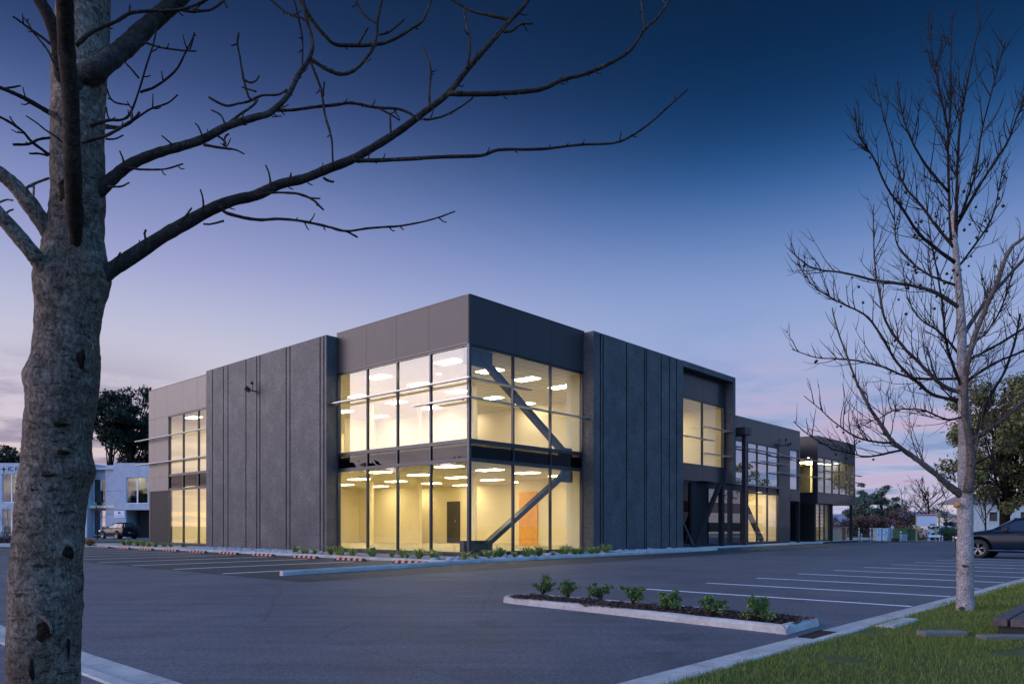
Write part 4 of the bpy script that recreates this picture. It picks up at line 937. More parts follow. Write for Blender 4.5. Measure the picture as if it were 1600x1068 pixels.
limbs = [
 ([(1486,375),(1483,300),(1481,225),(1485,169),(1485,112),(1488,19)],6,1.4,0,.2), ([(1493,372),(1494,345),(1496,262),(1500,195),(1511,131),(1522,75),(1533,30)],7,1.4,0,-.3),
 ([(1512,768),(1517,735),(1516,700),(1510,660),(1507,630),(1509,585),(1518,540),(1537,490),(1559,438),(1578,390),(1602,369),(1630,330)],15,5,-.09,-.9),
 ([(1507,520),(1526,491),(1556,453),(1600,405),(1630,380)],8,4,0,.5),
 ([(1500,772),(1481,757),(1465,743),(1431,716),(1409,701),(1393,687),(1379,667),(1361,640),(1345,610),(1338,596),(1323,555),(1309,517),(1300,480)],13,2.,0,-.8),
 ([(1406,703),(1375,710),(1352,713),(1330,708),(1300,700),(1262,678),(1240,658)],4,1.3,-.4,-1.2),
 ([(1393,692),(1357,688),(1334,680),(1314,667),(1296,653),(1283,640),(1256,618)],4,1.3,-.5,.0),
 ([(1507,626),(1462,618),(1432,596),(1402,566),(1372,517),(1350,491),(1312,472),(1275,450),(1258,430),(1245,409)],7,1.3,0,.9),
 ([(1500,613),(1470,600),(1440,570),(1410,540),(1384,502),(1374,457),(1368,424),(1365,375),(1365,319)],8,1.3,0,-.7),
 ([(1500,591),(1425,590),(1380,573),(1331,562),(1275,558),(1237,545)],5,1.3,0,.6),
 ([(1498,480),(1462,457),(1425,446),(1368,438),(1324,427),(1275,420),(1250,405),(1234,390)],8,1.3,0,-.6),
 ([(1494,446),(1455,431),(1425,410),(1402,382),(1398,345),(1396,300)],5,1.3,0,.8),
 ([(1492,410),(1455,382),(1432,360),(1410,326),(1387,295),(1365,247),(1342,210),(1335,168)],7,1.3,0,-.9),
 ([(1490,386),(1462,352),(1440,322),(1410,285),(1395,232),(1380,180),(1365,112)],6,1.3,0,.5),
 ([(1482,300),(1447,258),(1425,221),(1410,180),(1402,127)],5,1.3,.05,-.4), ([(1481,200),(1466,131),(1455,75),(1456,34)],4,1.3,.1,.4),
 ([(1493,356),(1518,311),(1548,262),(1575,221),(1590,180),(1602,160),(1625,120)],6,1.6,0,.6), ([(1500,340),(1515,300),(1526,262),(1533,210),(1548,150),(1563,94),(1570,67)],5,1.3,0,-.5),
 ([(1512,690),(1522,685),(1539,674),(1562,658),(1584,640),(1604,622),(1640,600)],10,6,0,-.5), ([(1512,728),(1519,725),(1544,714),(1572,698),(1600,684),(1630,672)],4.5,2.5,0,-.4), ([(1514,731),(1521,731),(1555,737),(1600,750),(1630,756)],4,2.5,0,-.6),
 ([(1510,570),(1515,562),(1556,540),(1600,513),(1640,485)],6,3,0,.4), ([(1510,600),(1515,592),(1556,566),(1600,547),(1640,520)],6,3,0,-.5), ([(1518,690),(1526,678),(1544,626),(1571,577),(1586,532),(1594,490)],7,3,.1,.8),
 ([(1504,610),(1485,558),(1477,525),(1473,480),(1462,412),(1456,380),(1450,340)],6,1.3,0,-1.0),
 ([(1506,650),(1480,655),(1440,640),(1400,640),(1370,655),(1340,655)],4,1.2,0,-.7), ([(1504,560),(1470,520),(1440,500),(1420,470),(1412,430)],4.5,1.2,0,1.2), ([(1506,545),(1540,520),(1565,480),(1580,430),(1584,380)],4.5,1.2,0,1.0),
 ([(1495,420),(1525,380),(1550,340),(1562,290),(1570,250)],4.5,1.2,0,1.), ([(1508,640),(1480,615),(1462,590),(1450,545)],3.5,1.2,0,1.),
]
g = random.Random(11); podpts = []
for li, (pts, w0, w1, d0, d1) in enumerate(limbs):
    mb = MB(); S = limb(mb, pts, w0, w1, ZR+d0, ZR+d1, 8, .003, 0, li, .8); K = len(S)
    total = sum((S[i+1]-S[i]).length for i in range(K-1)); nt = int(total*10.5)
    for k in range(nt):
        i = int((.12+.86*g.random())*(K-1)); i = min(max(i, 1), K-2); t = (S[i+1]-S[i-1]).normalized(); s_ = t.orthogonal().normalized(); s_.rotate(Matrix.Rotation(g.uniform(0, 6.28), 3, t))
        frac = i/K; ln = g.uniform(.16, .95)*(1.1-.75*frac); d = t*.9+s_*g.uniform(.5, 1.)+Vector((0, 0, .25))
        walk(mb, S[i], d, ln, .0078 if ln > .3 else .0055, g, 1 if ln > .34 else 0, .55, .15, 6, 4)
    for k in range(3): podpts.append(S[int(g.uniform(.2, .85)*(K-1))])
    tpart(mb, 'branch', M_LIMBP if w0 >= 13 else (M_LIMB if w0 >= 7.5 else M_BRANCH2), TR)
pm = MB(); pm.tube([(0, 0, 0), (0, 0, -.05)], [.0015, .0015], 4); pm.v += []; pod = None
b = len(pm.v)
for i, (z, r_) in enumerate([(-.05, .006), (-.058, .017), (-.072, .021), (-.088, .015), (-.095, .004)]):
    for k in range(7): a = 2*math.pi*k/7+i*.4; rr = r_*(1.25 if (i+k) % 2 else .9); pm.v.append((math.cos(a)*rr, math.sin(a)*rr, z))
for i in range(4):
    for k in range(7): k2 = (k+1) % 7; pm.f.append((b+i*7+k, b+i*7+k2, b+(i+1)*7+k2, b+(i+1)*7+k))
pod = pm.build('seed_pod', M_POD, TR)
core = [(1495,330),(1505,400),(1480,420),(1450,440),(1510,300),(1440,340),(1530,330),(1400,440)]
allp = podpts[:40]
for k in range(52):
    cpx = core[k % len(core)]; allp.append(at(cpx[0]+g.gauss(0, 28), cpx[1]+g.gauss(0, 26), ZR+g.uniform(-.4, .4)))
for i, p in enumerate(allp):
    o = pod if i == 0 else pod.copy()
    if i: col.objects.link(o)
    o.location = p-TR.location; o.scale = (g.uniform(.6, 1.05),)*3; o.rotation_euler = (g.uniform(-.4, .4), g.uniform(-.4, .4), g.uniform(0, 6))
# pruning cut on the pale trunk
c = at(1499, 788, ZR-.105); mb = MB(); mb.tube([c+Vector((-.01, .05, 0)), c+Vector((-.02, -.02, 0))], [.045, .036], 16)
o = tpart(mb, 'pruning_cut', M_CUT, TR)
for (px_, py_, rx, ry) in ((1512, 884, 7, 3), (1506, 951, 6, 4)):
    zq = ZR-.112; c = at(px_, py_, zq); mb = MB(); mb.v.append(tuple(c+Vector((0, -.004, 0))))
    for k in range(14): a = 6.283*k/14; mb.v.append(tuple(c+Vector((math.cos(a)*rx/F*zq*(1+.3*math.sin(a*3)), .03, math.sin(a)*ry/F*zq))))
    for k in range(14): mb.f.append((0, 1+k, 1+(k+1) % 14))
    tpart(mb, 'bark_scar', M_LIMB, TR)

# ================================================================ BACKGROUND VEGETATION
def crown_tree(name, loc, h, crown_c, crown_r, nclump, leaf, nleaf, m, seed, trunk_r=.3, label='', cat='tree', flat=.6, clump=(.9, 1.8), lean=0., bark=M_BRANCH, group=None, bottom=.35):
    e = empty(name, loc); g = random.Random(seed); mb = MB(); cs, rs = [], []
    top = Vector((lean, 0, h*.88)); mid = Vector((lean*.3, 0, h*.4)); mb.tube([(0, 0, -.2), mid, top], [trunk_r, trunk_r*.7, trunk_r*.2], 8)
    for k in range(nclump):
        while True:
            d = Vector((g.uniform(-1, 1), g.uniform(-1, 1), g.uniform(-1, 1)))
            if .25 < d.length < 1: break
        c = Vector(crown_c)+Vector((d.x*crown_r[0], d.y*crown_r[1], d.z*crown_r[2])); cs.append(tuple(c)); r_ = g.uniform(*clump); rs.append((r_, r_, r_*flat))
        if k % 2 == 0: s0 = Vector((0, 0, 0)).lerp(top, g.uniform(bottom, .85)); mb.tube([s0, s0.lerp(c, .5)+Vector((0, 0, g.uniform(-.3, .5))), c], [trunk_r*.3, trunk_r*.2, trunk_r*.08], 5)
    mb.build('trunk', bark, e, smooth=True)
    leafobj('crown', leafcloud(cs, rs, nleaf, leaf, flat, seed), m, e)
    tag(e, label, cat, group); return e
def wpos(px, Zd): return ((px-800)/F*Zd, Zd, 0)
crown_tree('pine_tree', wpos(205, 112), 24, (0, 0, 17.3), (5.0, 4, 5.2), 50, .22, 190, M_PINE, 1, .5, 'tall dark pine with dense clumped crown behind the concrete building, nearer the black wall', clump=(.9, 1.7), group='dark pines')
crown_tree('pine_tree', wpos(166, 108), 21, (0.5, 0, 17.), (3.6, 3, 4.2), 34, .22, 220, M_PINE, 2, .45, 'dark pine with leaning bare stems just right of the big foreground trunk', clump=(.8, 1.5), lean=1.2, group='dark pines')
crown_tree('pine_tree', wpos(228, 118), 20, (0, 0, 12.5), (4.2, 3, 5.5), 40, .22, 200, M_PINE, 3, .4, 'lower dark pine touching the tan end of the black building', clump=(.8, 1.6), group='dark pines')
crown_tree('pine_tree', wpos(2, 110), 13.5, (0, 0, 11.2), (3.4, 3, 2.0), 22, .22, 220, M_PINE, 4, .4, 'dark tree top above the sign building at the left edge of the photo', clump=(.8, 1.4), group='dark pines')
crown_tree('evergreen_tree', wpos(1570, 87), 20.0, (0, 0, 10.6), (7.3, 6, 8.0), 120, .18, 290, M_EVER, 5, .6, 'large dense olive green tree behind the pale-trunked bare tree', clump=(.9, 1.95), flat=.75, bottom=.1)
crown_tree('evergreen_tree', wpos(1690, 87), 14, (0, 0, 7.4), (4.4, 4.2, 6.0), 44, .17, 240, M_EVER, 6, .5, 'olive green tree cut by the right edge of the photo behind the dark car', clump=(.8, 1.6), flat=.75, bottom=.1)
crown_tree('evergreen_tree', wpos(1378, 92), 6.4, (.2, 0, 3.9), (1.7, 1.6, 2.3), 26, .12, 190, M_BUSH, 7, .2, 'blue-green conifer-like tree above the brown hedge, taller right one', clump=(.45, .85), group='blue-green trees')
crown_tree('evergreen_tree', wpos(1353, 92), 5.6, (0, 0, 3.5), (2.3, 1.6, 2.0), 28, .12, 190, M_BUSH, 8, .2, 'blue-green bushy tree beside the far end of the black building', clump=(.45, .9), group='blue-green trees')
crown_tree('evergreen_tree', wpos(1336, 96), 7.2, (0, 0, 4.6), (1.3, 1.4, 2.6), 18, .12, 170, M_BUSH, 9, .2, 'narrow blue-green tree half hidden by the end of the black building', clump=(.4, .75), group='blue-green trees')
def bare_bg(loc, h, seed, label, r=.16, spread=1., group=None, m=M_BRANCH2, depth=3, name='bare_tree', nl=9):
    e = empty(name, loc); g = random.Random(seed); mb = MB()
    mb.tube([(0, 0, -.1), (0, 0, h*.35), (g.uniform(-.2, .2), 0, h*.75)], [r, r*.8, r*.25], 7)
    mb.build('trunk', m, e); m2 = MB()
    for k in range(nl):
        z = h*g.uniform(.22, .7); a = g.uniform(0, 6.28); walk(m2, Vector((0, 0, z)), Vector((math.cos(a)*spread, math.sin(a)*spread, g.uniform(.6, 1.3))), (h-z)*g.uniform(.8, 1.1), r*.42, g, depth, .4, .18, 7, 4)
    m2.build('crown', m, e); tag(e, label, 'tree', group); return e
bare_bg(wpos(1452, 88), 7.0, 31, 'bare wide-branching tree rising behind the white sign board', .16)
bare_bg(wpos(1418, 95), 5.0, 32, 'low bare reddish tree left of the sign board', .12, 1.2, m=M_HEDGE)
bare_bg(wpos(1479, 66), 3.3, 33, 'small bare tree beside the white car', .07, 1.)
bare_bg(wpos(152, 66), 3.9, 34, 'thin bare sapling before the concrete building, left of the parked car', .05, .8, depth=2, nl=6)
bare_bg(wpos(12, 60), 3.2, 35, 'thin pale sapling before the windows under the building sign', .05, .8, m=M_BARKW, depth=2, nl=5)
bare_bg(wpos(1540, 62), 5.2, 36, 'bare sapling trunk seen between the pale trunk and the dark car', .08, .8, depth=2)
# hedges
def hedge(px0, px1, Zd, h, m, n, label, cat='hedge', seed=1, size=.10, name='hedge', rough=.5):
    x0, x1 = (px0-800)/F*Zd, (px1-800)/F*Zd; e = empty(name, ((x0+x1)/2, Zd, 0)); g = random.Random(seed); w_ = (x1-x0)/2
    cs = [(g.uniform(-w_, w_), g.uniform(-.8, .8), g.uniform(.15, 1)*h*(1-rough*.35*g.random())) for _ in range(n)]
    rs = [(g.uniform(.45, .8), .6, g.uniform(.4, .65)) for _ in cs]
    leafobj('foliage', leafcloud(cs, rs, 130, size, .8, seed), m, e)
    mb = MB()
    for k in range(n//2): q = cs[k]; mb.tube([(q[0], q[1], 0), (q[0]*1.01, q[1], q[2])], [.03, .015], 4)
    mb.build('stem', M_BRANCH2, e); tag(e, label, cat); return e
hedge(1296, 1352, 84, 2.4, M_HEDGE, 30, 'reddish brown leafless hedge seen under the raised end of the building', seed=2)
hedge(1352, 1392, 84, 2.3, M_HEDGE, 24, 'brown leafless hedge behind the pale utility cabinets', seed=3)
hedge(1392, 1432, 82, 3.0, M_HEDGE, 28, 'taller reddish hedge behind the green utility kiosk', seed=4)
hedge(1330, 1370, 90, 2.6, M_HEDGEG, 20, 'dark green growth behind the brown hedge at the building end', seed=5)
hedge(1474, 1498, 64, .95, M_HEDGEG, 26, 'low clipped green hedge beside the white car', seed=6, size=.06)
hedge(1425, 1440, 66, 1.4, M_RUST, 12, 'rusty brown bush under the left end of the sign board', 'bush', 7, .06, 'bush')
hedge(-20, 30, 55, .45, M_HEDGE, 26, 'low reddish planting under the building sign at the left edge', 'planting', 8, .05, 'bush')
tq = tuft(77, 1.6, M_RUST, 260, .5).build('ornamental_grass', M_RUST, loc=(gr(140, 853).x, gr(140, 853).y, 0)); tag(tq, 'rust coloured ornamental grass clump right of the foreground trunk base', 'plant')
# hills
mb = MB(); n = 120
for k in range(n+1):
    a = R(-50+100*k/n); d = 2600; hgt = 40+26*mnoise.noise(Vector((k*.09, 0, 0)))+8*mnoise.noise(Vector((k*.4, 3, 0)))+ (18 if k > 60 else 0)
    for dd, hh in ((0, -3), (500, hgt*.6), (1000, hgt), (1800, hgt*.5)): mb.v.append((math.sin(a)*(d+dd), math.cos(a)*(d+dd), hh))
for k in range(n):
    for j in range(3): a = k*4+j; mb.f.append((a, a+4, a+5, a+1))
M_HILL = m_ground('hazy_hillside', (.16, .20, .30), (.26, .29, .40), .01)  # distance haze put into the bluish hill colour
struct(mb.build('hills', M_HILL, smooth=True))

# ================================================================ LEFT CONCRETE BUILDING
q = .07106; X_ = lambda px: (px-800)*q; LZ = 82
CB = empty('concrete_building', (X_(150), LZ, 0)); tag(CB, 'pale blue-grey concrete two-storey building behind the left end of the black block', 'building')
ox = X_(150)
def cbx(mb, p0, p1, z0, z1, y0=0., y1=.3): mb.box(X_(p0)-ox, X_(p1)-ox, y0, y1, z0, z1); return mb
mb = MB()   # right block
cbx(mb, 178, 197, 0, 8.3, 0, 9); cbx(mb, 197, 262, 6.7, 8.3); cbx(mb, 197, 262, 3.1, 3.8, -.1, .3); cbx(mb, 231, 262, 3.8, 6.7); cbx(mb, 262, 330, 0, 8.3, 0, 9)
cbx(mb, 160, 178, 0, 8.1, .6, 9); cbx(mb, 136, 160, 6.6, 7.9, 1.2, 9); cbx(mb, 136, 160, 3.1, 3.9, 1.2, 1.5); cbx(mb, -40, 3, 0, 8.3, 0, 9); cbx(mb, 3, 46, 7.1, 8.3, 0, .3); cbx(mb, 3, 46, 3.2, 3.9, 0, .3); cbx(mb, 46, 136, 0, 8.3, 0, 9)
mb.box(X_(-40)-ox, X_(330)-ox, 8.6, 9, 0, 7.8); mb.box(X_(-39)-ox, X_(329)-ox, .35, 8.6, 7.6, 7.8)
mb.build('wall', M_CONCL, CB)
mb = MB()
for p in (178, 197, 230): pass
cbx(mb, 178, 262, 3.05, 3.09, -.105, -.1); 
for z in (2.6, 5.2): cbx(mb, 178, 197, z, z+.03, -.006, -.001)
for z in (2.6, 5.2): cbx(mb, 160, 178, z, z+.03, .594, .599)
mb.build('panel_joint', M_STEEL, CB)
mb = MB(); cbx(mb, 136, 262, 3.3, 3.6, .4, 8); mb.build('floor_slab', M_WALLI, CB)
mb = MB(); cbx(mb, 197, 262, 3.6, 7.5, 6, 6.1); cbx(mb, 3, 46, 0, 7.5, 6, 6.1); cbx(mb, 136, 160, 3.6, 7.5, 5, 5.1); mb.build('interior_wall', M_WALLI, CB)
mb = MB(); cbx(mb, 204, 262, 0, 3.1, 2.0, 2.1); cbx(mb, 136, 160, 0, 3.1, 2.4, 2.5); mb.build('dark_entrance', M_DARKIN, CB)
def cwin(p0, p1, z0, z1, y, gm, n=2):
    for k in range(n):
        a = p0+(p1-p0)*k/n; b_ = p0+(p1-p0)*(k+1)/n; mb = MB(); xa, xb = X_(a)-ox, X_(b_)-ox; f = .07
        mb.box(xa, xa+f, y, y+.1, z0, z1); mb.box(xb-f, xb, y, y+.1, z0, z1); mb.box(xa+f, xb-f, y, y+.1, z1-f, z1); mb.box(xa+f, xb-f, y, y+.1, z0, z0+f); w_ = mb.build('window', M_FLOODW, CB)
        MB().quad((xa+f, y+.05, z0+f), (xb-f, y+.05, z0+f), (xb-f, y+.05, z1-f), (xa+f, y+.05, z1-f)).build('pane', gm, w_)
G_MID = glass('office_glazing', .07, (.6, .6, .55))
cwin(197, 231, 3.8, 6.7, .1, G_MID, 2); cwin(136, 160, 3.9, 6.6, 1.3, G_MID, 2); cwin(136, 160, .2, 3.1, 1.3, G_DARKW, 2); cwin(3, 46, 3.9, 7.1, .1, G_MID, 3); cwin(3, 46, .3, 3.2, .1, G_MID, 3)
for dx_ in (200, 206, 214, 222, 227, 10, 20, 34, 146): MB().box(X_(dx_)-ox-.3, X_(dx_)-ox+.25, 1.2, 1.9, 3.6, 4.6+.35*((dx_*7) % 3)).build('office_desk', M_DARKIN, CB)
for (x, y, z) in [(X_(208)-ox, 3, 7.45), (X_(222)-ox, 3, 7.45), (X_(150)-ox, 3, 7.4), (X_(18)-ox, 3, 3.15+.0), (X_(12)-ox, 3.5, 7.45)]:
    MB().box(x-.6, x+.6, y-.15, y+.15, z-.03, z).build('ceiling_light', M_LIGHT, CB)
mb = MB(); cbx(mb, 178.5, 195, 2.25, 3.0, -.06, -.02); s_ = mb.build('wall_sign', M_FLOODW, CB)
mb = MB(); cbx(mb, 185, 188.5, 2.65, 2.88, -.075, -.061); cbx(mb, 181, 192.5, 2.42, 2.46, -.075, -.061); mb.build('sign_mark', M_BLUE, s_)
def text(s, size, m, parent, loc, rx=90, rz=0, ext=.01, name='sign_lettering'):
    c = bpy.data.curves.new(name, 'FONT'); c.body = s; c.size = size; c.extrude = ext; c.materials.append(m); tmp = bpy.data.objects.new(name, c); me = bpy.data.meshes.new_from_object(tmp); o = bpy.data.objects.new(name, me); col.objects.link(o); o.parent = parent; o.location = loc; o.rotation_euler = (R(rx), 0, R(rz)); return o
M_NAVY = simple('navy_letters', (.02, .03, .06), .5)
text('IC F', .66, M_NAVY, CB, (X_(12)-ox, -.03, 7.42))
mb = MB()
for a in range(4):
    an = a*math.pi/2; d = Vector((math.cos(an), 0, math.sin(an))); p = Vector((-.11, 0, 0))
    c = Vector((X_(6)-ox, -.03, 7.62)); t = d*(.36 if a != 3 else .48); s2 = Vector((-d.z, 0, d.x))*.09
    mb.quad(c-s2, c+t, c+s2); 
    mb.quad(c-s2+Vector((0, .02, 0)), c+s2+Vector((0, .02, 0)), c+t+Vector((0, .02, 0)))
mb.build('sign_emblem', M_NAVY, CB)
# ground beyond
sheet('footpath', [(-75, 44), (-24, 44), (-24, 54), (-75, 54)], .03, M_KERB, True); sheet('roadside_grass', [(-75, 57), (-26, 57), (-26, 63), (-75, 63)], .03, M_LAWN, True); sheet('back_road', [(-80, 63), (-20, 63), (-20, 81.8), (-80, 81.8)], .01, A_MAIN, True)
sheet('far_footpath', [(20, 62.5), (75, 62.5), (75, 67), (20, 67)], .03, M_KERB, True); sheet('far_lawn', [(20, 67), (90, 67), (90, 120), (20, 120)], .02, M_FIELD, True)

# ================================================================ CARS
def paint(name, c, metal=.5):
    m, n, b, o = mat(name); setc(n, b, 'Base Color', c); b.inputs['Metallic'].default_value = metal; b.inputs['Roughness'].default_value = .22; b.inputs['Specular IOR Level'].default_value = .15; b.inputs['Coat Weight'].default_value = .12; b.inputs['Coat Roughness'].default_value = .04; return m
P_BLUE = paint('dark_blue_car_paint', (.006, .014, .030), 0); P_BLACK = paint('black_green_car_paint', (.008, .012, .016), 0); P_WHITE = paint('white_car_paint', (.7, .7, .72), 0)
G_CAR = simple('car_glass', (.02, .03, .04), .06, 0, .05, 1, 0, 1, 1.0); M_TYRE = simple('tyre_rubber', (.02, .02, .022), .8); M_RIM = simple('alloy_rim', (.14, .145, .16), .3, .9); M_CHROME = simple('bright_trim', (.6, .62, .65), .2, 1.); M_RED = simple('red_lamp_lens', (.35, .02, .03), .2); M_PLATE = simple('plate_white', (.6, .6, .6), .5)
def suv(name, loc, rz, pm_, Ln=4.6, spare=False, kind='suv'):
    e = empty(name, loc, rz)
    # x: 0 = nose .. Ln = tail ; +y = left... section points outside->top
    st = [ # x, zb, zmid, half, belt z, belt half, roof z, roof half
     (0.0, .35, .55, .62, .72, .60, .74, .50), (.08, .25, .60, .80, .84, .76, .88, .6), (.45, .22, .62, .90, .97, .84, 1.01, .62), (1.0, .22, .62, .925, 1.04, .86, 1.08, .64), (1.32, .22, .62, .93, 1.06, .87, 1.13, .66),
     (1.75, .22, .62, .93, 1.07, .87, 1.42, .64), (2.1, .22, .62, .93, 1.08, .87, 1.60, .62), (2.7, .22, .62, .93, 1.09, .87, 1.67, .62), (3.5, .22, .62, .93, 1.11, .87, 1.65, .61), (4.1, .24, .64, .92, 1.12, .85, 1.58, .58), (4.42, .28, .66, .89, 1.10, .82, 1.32, .62), (4.56, .36, .66, .84, 1.02, .76, 1.08, .6), (4.6, .42, .66, .78, .9, .72, .92, .55)]
    k_ = Ln/4.6; st = [(s[0]*k_,)+s[1:] for s in st]
    if spare: st = [s if s[0] < 3.9 else s for s in st[:-4]]+[(4.0, .24, .64, .90, 1.12, .84, 1.62, .60), (4.2, .28, .64, .88, 1.10, .82, 1.50, .60), (4.28, .32, .64, .86, 1.02, .80, 1.10, .6), (4.3, .4, .64, .82, .9, .76, .95, .55)]
    def sec(s):
        x, zb, zm, hw, bz, bw, rz_, rw = s; sh = bz+(rz_-bz)*.86
        return [(x, 0, zb), (x, hw*.85, zb), (x, hw*.97, zb+.10), (x, hw, zm), (x, (hw+bw)/2+.01, zm+(bz-zm)*.6), (x, bw, bz), (x, bw+(rw-bw)*.92, sh), (x, rw*.82, rz_-.01), (x, rw*.45, rz_+.012), (x, 0, rz_+.018)]
    mb = MB(); nP = 10
    for s in st:
        P = sec(s); mb.v += [p for p in P]+[(p[0], -p[1], p[2]) for p in P[1:-1]][::-1]
    M2 = 18
    for i in range(len(st)-1):
        for k in range(M2): k2 = (k+1) % M2; a = i*M2; mb.f.append((a+k, a+k2, a+M2+k2, a+M2+k))
    mb.f.append(tuple(range(M2))[::-1]); a = (len(st)-1)*M2; mb.f.append(tuple(a+k for k in range(M2)))
    body = mb.build('body', pm_, e, smooth=True); sd = body.modifiers.new('s', 'SUBSURF'); sd.levels = sd.render_levels = 1
    def S(xx):
        for i in range(len(st)-1):
            if st[i][0] <= xx <= st[i+1][0]:
                t = (xx-st[i][0])/(st[i+1][0]-st[i][0]); return sec(tuple(a+(b_-a)*t for a, b_ in zip(st[i], st[i+1])))
        return sec(st[-1])
    def side_glass(xs, sgn, lo=.08, hi=.86):
        m_ = MB()
        for x0, x1 in zip(xs[:-1], xs[1:]):
            q_ = []
            for xx, t in ((x0, lo), (x1, lo), (x1, hi), (x0, hi)):
                P = S(xx); a, b_ = Vector(P[5]), Vector(P[6]); p = a.lerp(b_, t); q_.append((p.x, sgn*(p.y+.010), p.z))
            m_.quad(*q_)
        return m_
    for sgn in (1, -1):
        for xs in ([1.62, 1.8, 2.1, 2.45], [2.53, 2.9, 3.3], [3.38, 3.7, 3.98]):
            side_glass([x*k_ for x in xs], sgn).build('side_window', G_CAR, e)
        m_ = MB(); P = S(1.5*k_)
        pts = [Vector((S(x*k_)[5][0], sgn*(S(x*k_)[5][1]+.012), S(x*k_)[5][2]+.01)) for x in (1.4, 2, 2.6, 3.2, 3.9)]; m_.tube(pts, .012, 6); m_.build('window_trim', M_CHROME, e)
        m_ = MB(); m_.tube([(1.05*k_, sgn*.935, .32), (3.4*k_, sgn*.94, .32)], .022, 6); m_.build('sill_trim', M_CHROME, e)
        m_ = MB(); m_.box(1.72*k_, 1.9*k_, sgn*.90, sgn*1.08, 1.08, 1.22); m_.build('door_mirror', M_BLACK, e, bevel=.03)
        for xd in (1.35, 2.49, 3.36):
            m_ = MB(); P = S(xd*k_); m_.tube([(p[0], sgn*(p[1]+.003), p[2]) for p in P[3:6]], .004, 4); m_.build('door_seam', M_BLACK, e)
        m_ = MB(); m_.box(2.2*k_, 2.38*k_, sgn*.925, sgn*.95, .93, .955); m_.build('door_handle', pm_, e)
        m_ = MB(); m_.box(.05, .32, sgn*.60, sgn*.86, .74, .86); m_.build('headlight', M_CHROME, e, bevel=.03)
        m_ = MB(); zt = st[-1][0]; m_.box(zt-.22, zt-.02, sgn*.74, sgn*.885, .86, 1.22); m_.build('tail_light', M_RED, e, bevel=.02)
    def strip(x0, x1, nm, o=.015):
        m_ = MB(); A, B_ = S(x0), S(x1); r0, r1 = [], []
        for P, r_ in ((A, r0), (B_, r1)):
            half = [Vector(P[6])*1, Vector(P[7]), Vector(P[8]), Vector(P[9])]; full = [Vector((p.x, -p.y*.94, p.z+o)) for p in half[:-1]]+[Vector((p.x, p.y*.94, p.z+o)) for p in half[::-1]]; r_ += full
        for i in range(len(r0)-1): m_.quad(r0[i], r0[i+1], r1[i+1], r1[i])
        m_.build(nm, G_CAR, e, smooth=True)
    strip(1.36*k_, 2.02*k_, 'windscreen', .02)
    strip(st[-3][0]+.02, st[-4][0]-.02, 'rear_window', .03)
    if spare or True:
        m_ = MB(); xt = st[-1][0]; m_.box(xt-.005, xt+.012, -.26, .26, .60, .72); m_.build('number_plate', M_PLATE, e)
    if spare:
        m_ = MB(); xt = st[-1][0]+.0; mm = MB(); mm.lathe([(0.001, .20), (.25, .20), (.33, .16), (.35, .1), (.35, 0), (.3, -.02)], 28, 'z'); mm.v = [(v[2]+xt, v[0]+.1, v[1]+.98) for v in mm.v]; mm.build('spare_wheel_cover', pm_, e, smooth=True)
        m_.box(xt-.1, xt+.03, -.66, .66, 1.12, 1.46); m_.build('rear_window', G_CAR, e, bevel=.03)
    for wx in (.88*k_, (3.58*k_ if not spare else 3.35)):
        for sgn in (1, -1):
            arch = MB(); arch.lathe([(.47, .0), (.46, .012), (.40, .014), (.0, .012)], 28, 'y'); arch.v = [(v[0]+wx, sgn*(v[1]+.918), v[2]+.40) for v in arch.v if True]; arch.build('wheel_arch', M_VOID, e)
            wh = empty('wheel', (wx, sgn*.86, .37)); wh.parent = e
            m_ = MB(); m_.lathe([(.24, .10), (.35, .105), (.37, .07), (.372, -.07), (.35, -.12), (.2, -.12)], 36, 'y'); m_.v = [(v[0], sgn*v[1], v[2]) for v in m_.v]; m_.build('tyre', M_TYRE, wh, smooth=True)
            m_ = MB(); m_.lathe([(.25, .105), (.235, .10), (.228, .06), (.235, .0)], 32, 'y')
            for s5 in range(5):
                a = s5*2*math.pi/5+.3
                for da in (-.16, .16): m_.bar((math.cos(a)*.03, .08, math.sin(a)*.03), (math.cos(a+da)*.235, .095, math.sin(a+da)*.235), .035, .03, (0, 1, 0))
            m_.lathe([(0.001, .1), (.045, .1), (.05, .07)], 14, 'y'); m_.v = [(v[0], sgn*v[1], v[2]) for v in m_.v]; m_.build('rim', M_RIM, wh)
            m_ = MB(); m_.lathe([(.001, .03), (.23, .03)], 20, 'y'); m_.v = [(v[0], sgn*v[1], v[2]) for v in m_.v]; m_.build('brake_disc', M_BLACK, wh)
    return e
# right car: front wheel at (18.7, 29.3), tail turned away by 24 deg
th = R(-42); ex = Vector((math.cos(th), math.sin(th), 0)); side = Vector((math.sin(th), -math.cos(th), 0))
fw = Vector((18.5, 29.3, 0)); org = fw-ex*.88-side*.86
c1 = suv('parked_suv', org, th, P_BLUE); tag(c1, 'dark blue four-wheel-drive wagon cut by the right edge behind the pale tree trunk', 'car')
c2 = suv('parked_suv', (-41.3, 75.3, 0), R(-32), P_BLACK, spare=True); tag(c2, 'dark wagon with spare wheel on its tailgate parked before the concrete building', 'car')
c3 = suv('parked_hatchback', wpos(1440, 68.5), R(12), P_WHITE, Ln=4.1); c3.scale = (.85, .85, .8); tag(c3, 'small white car parked beyond the sign board', 'car')

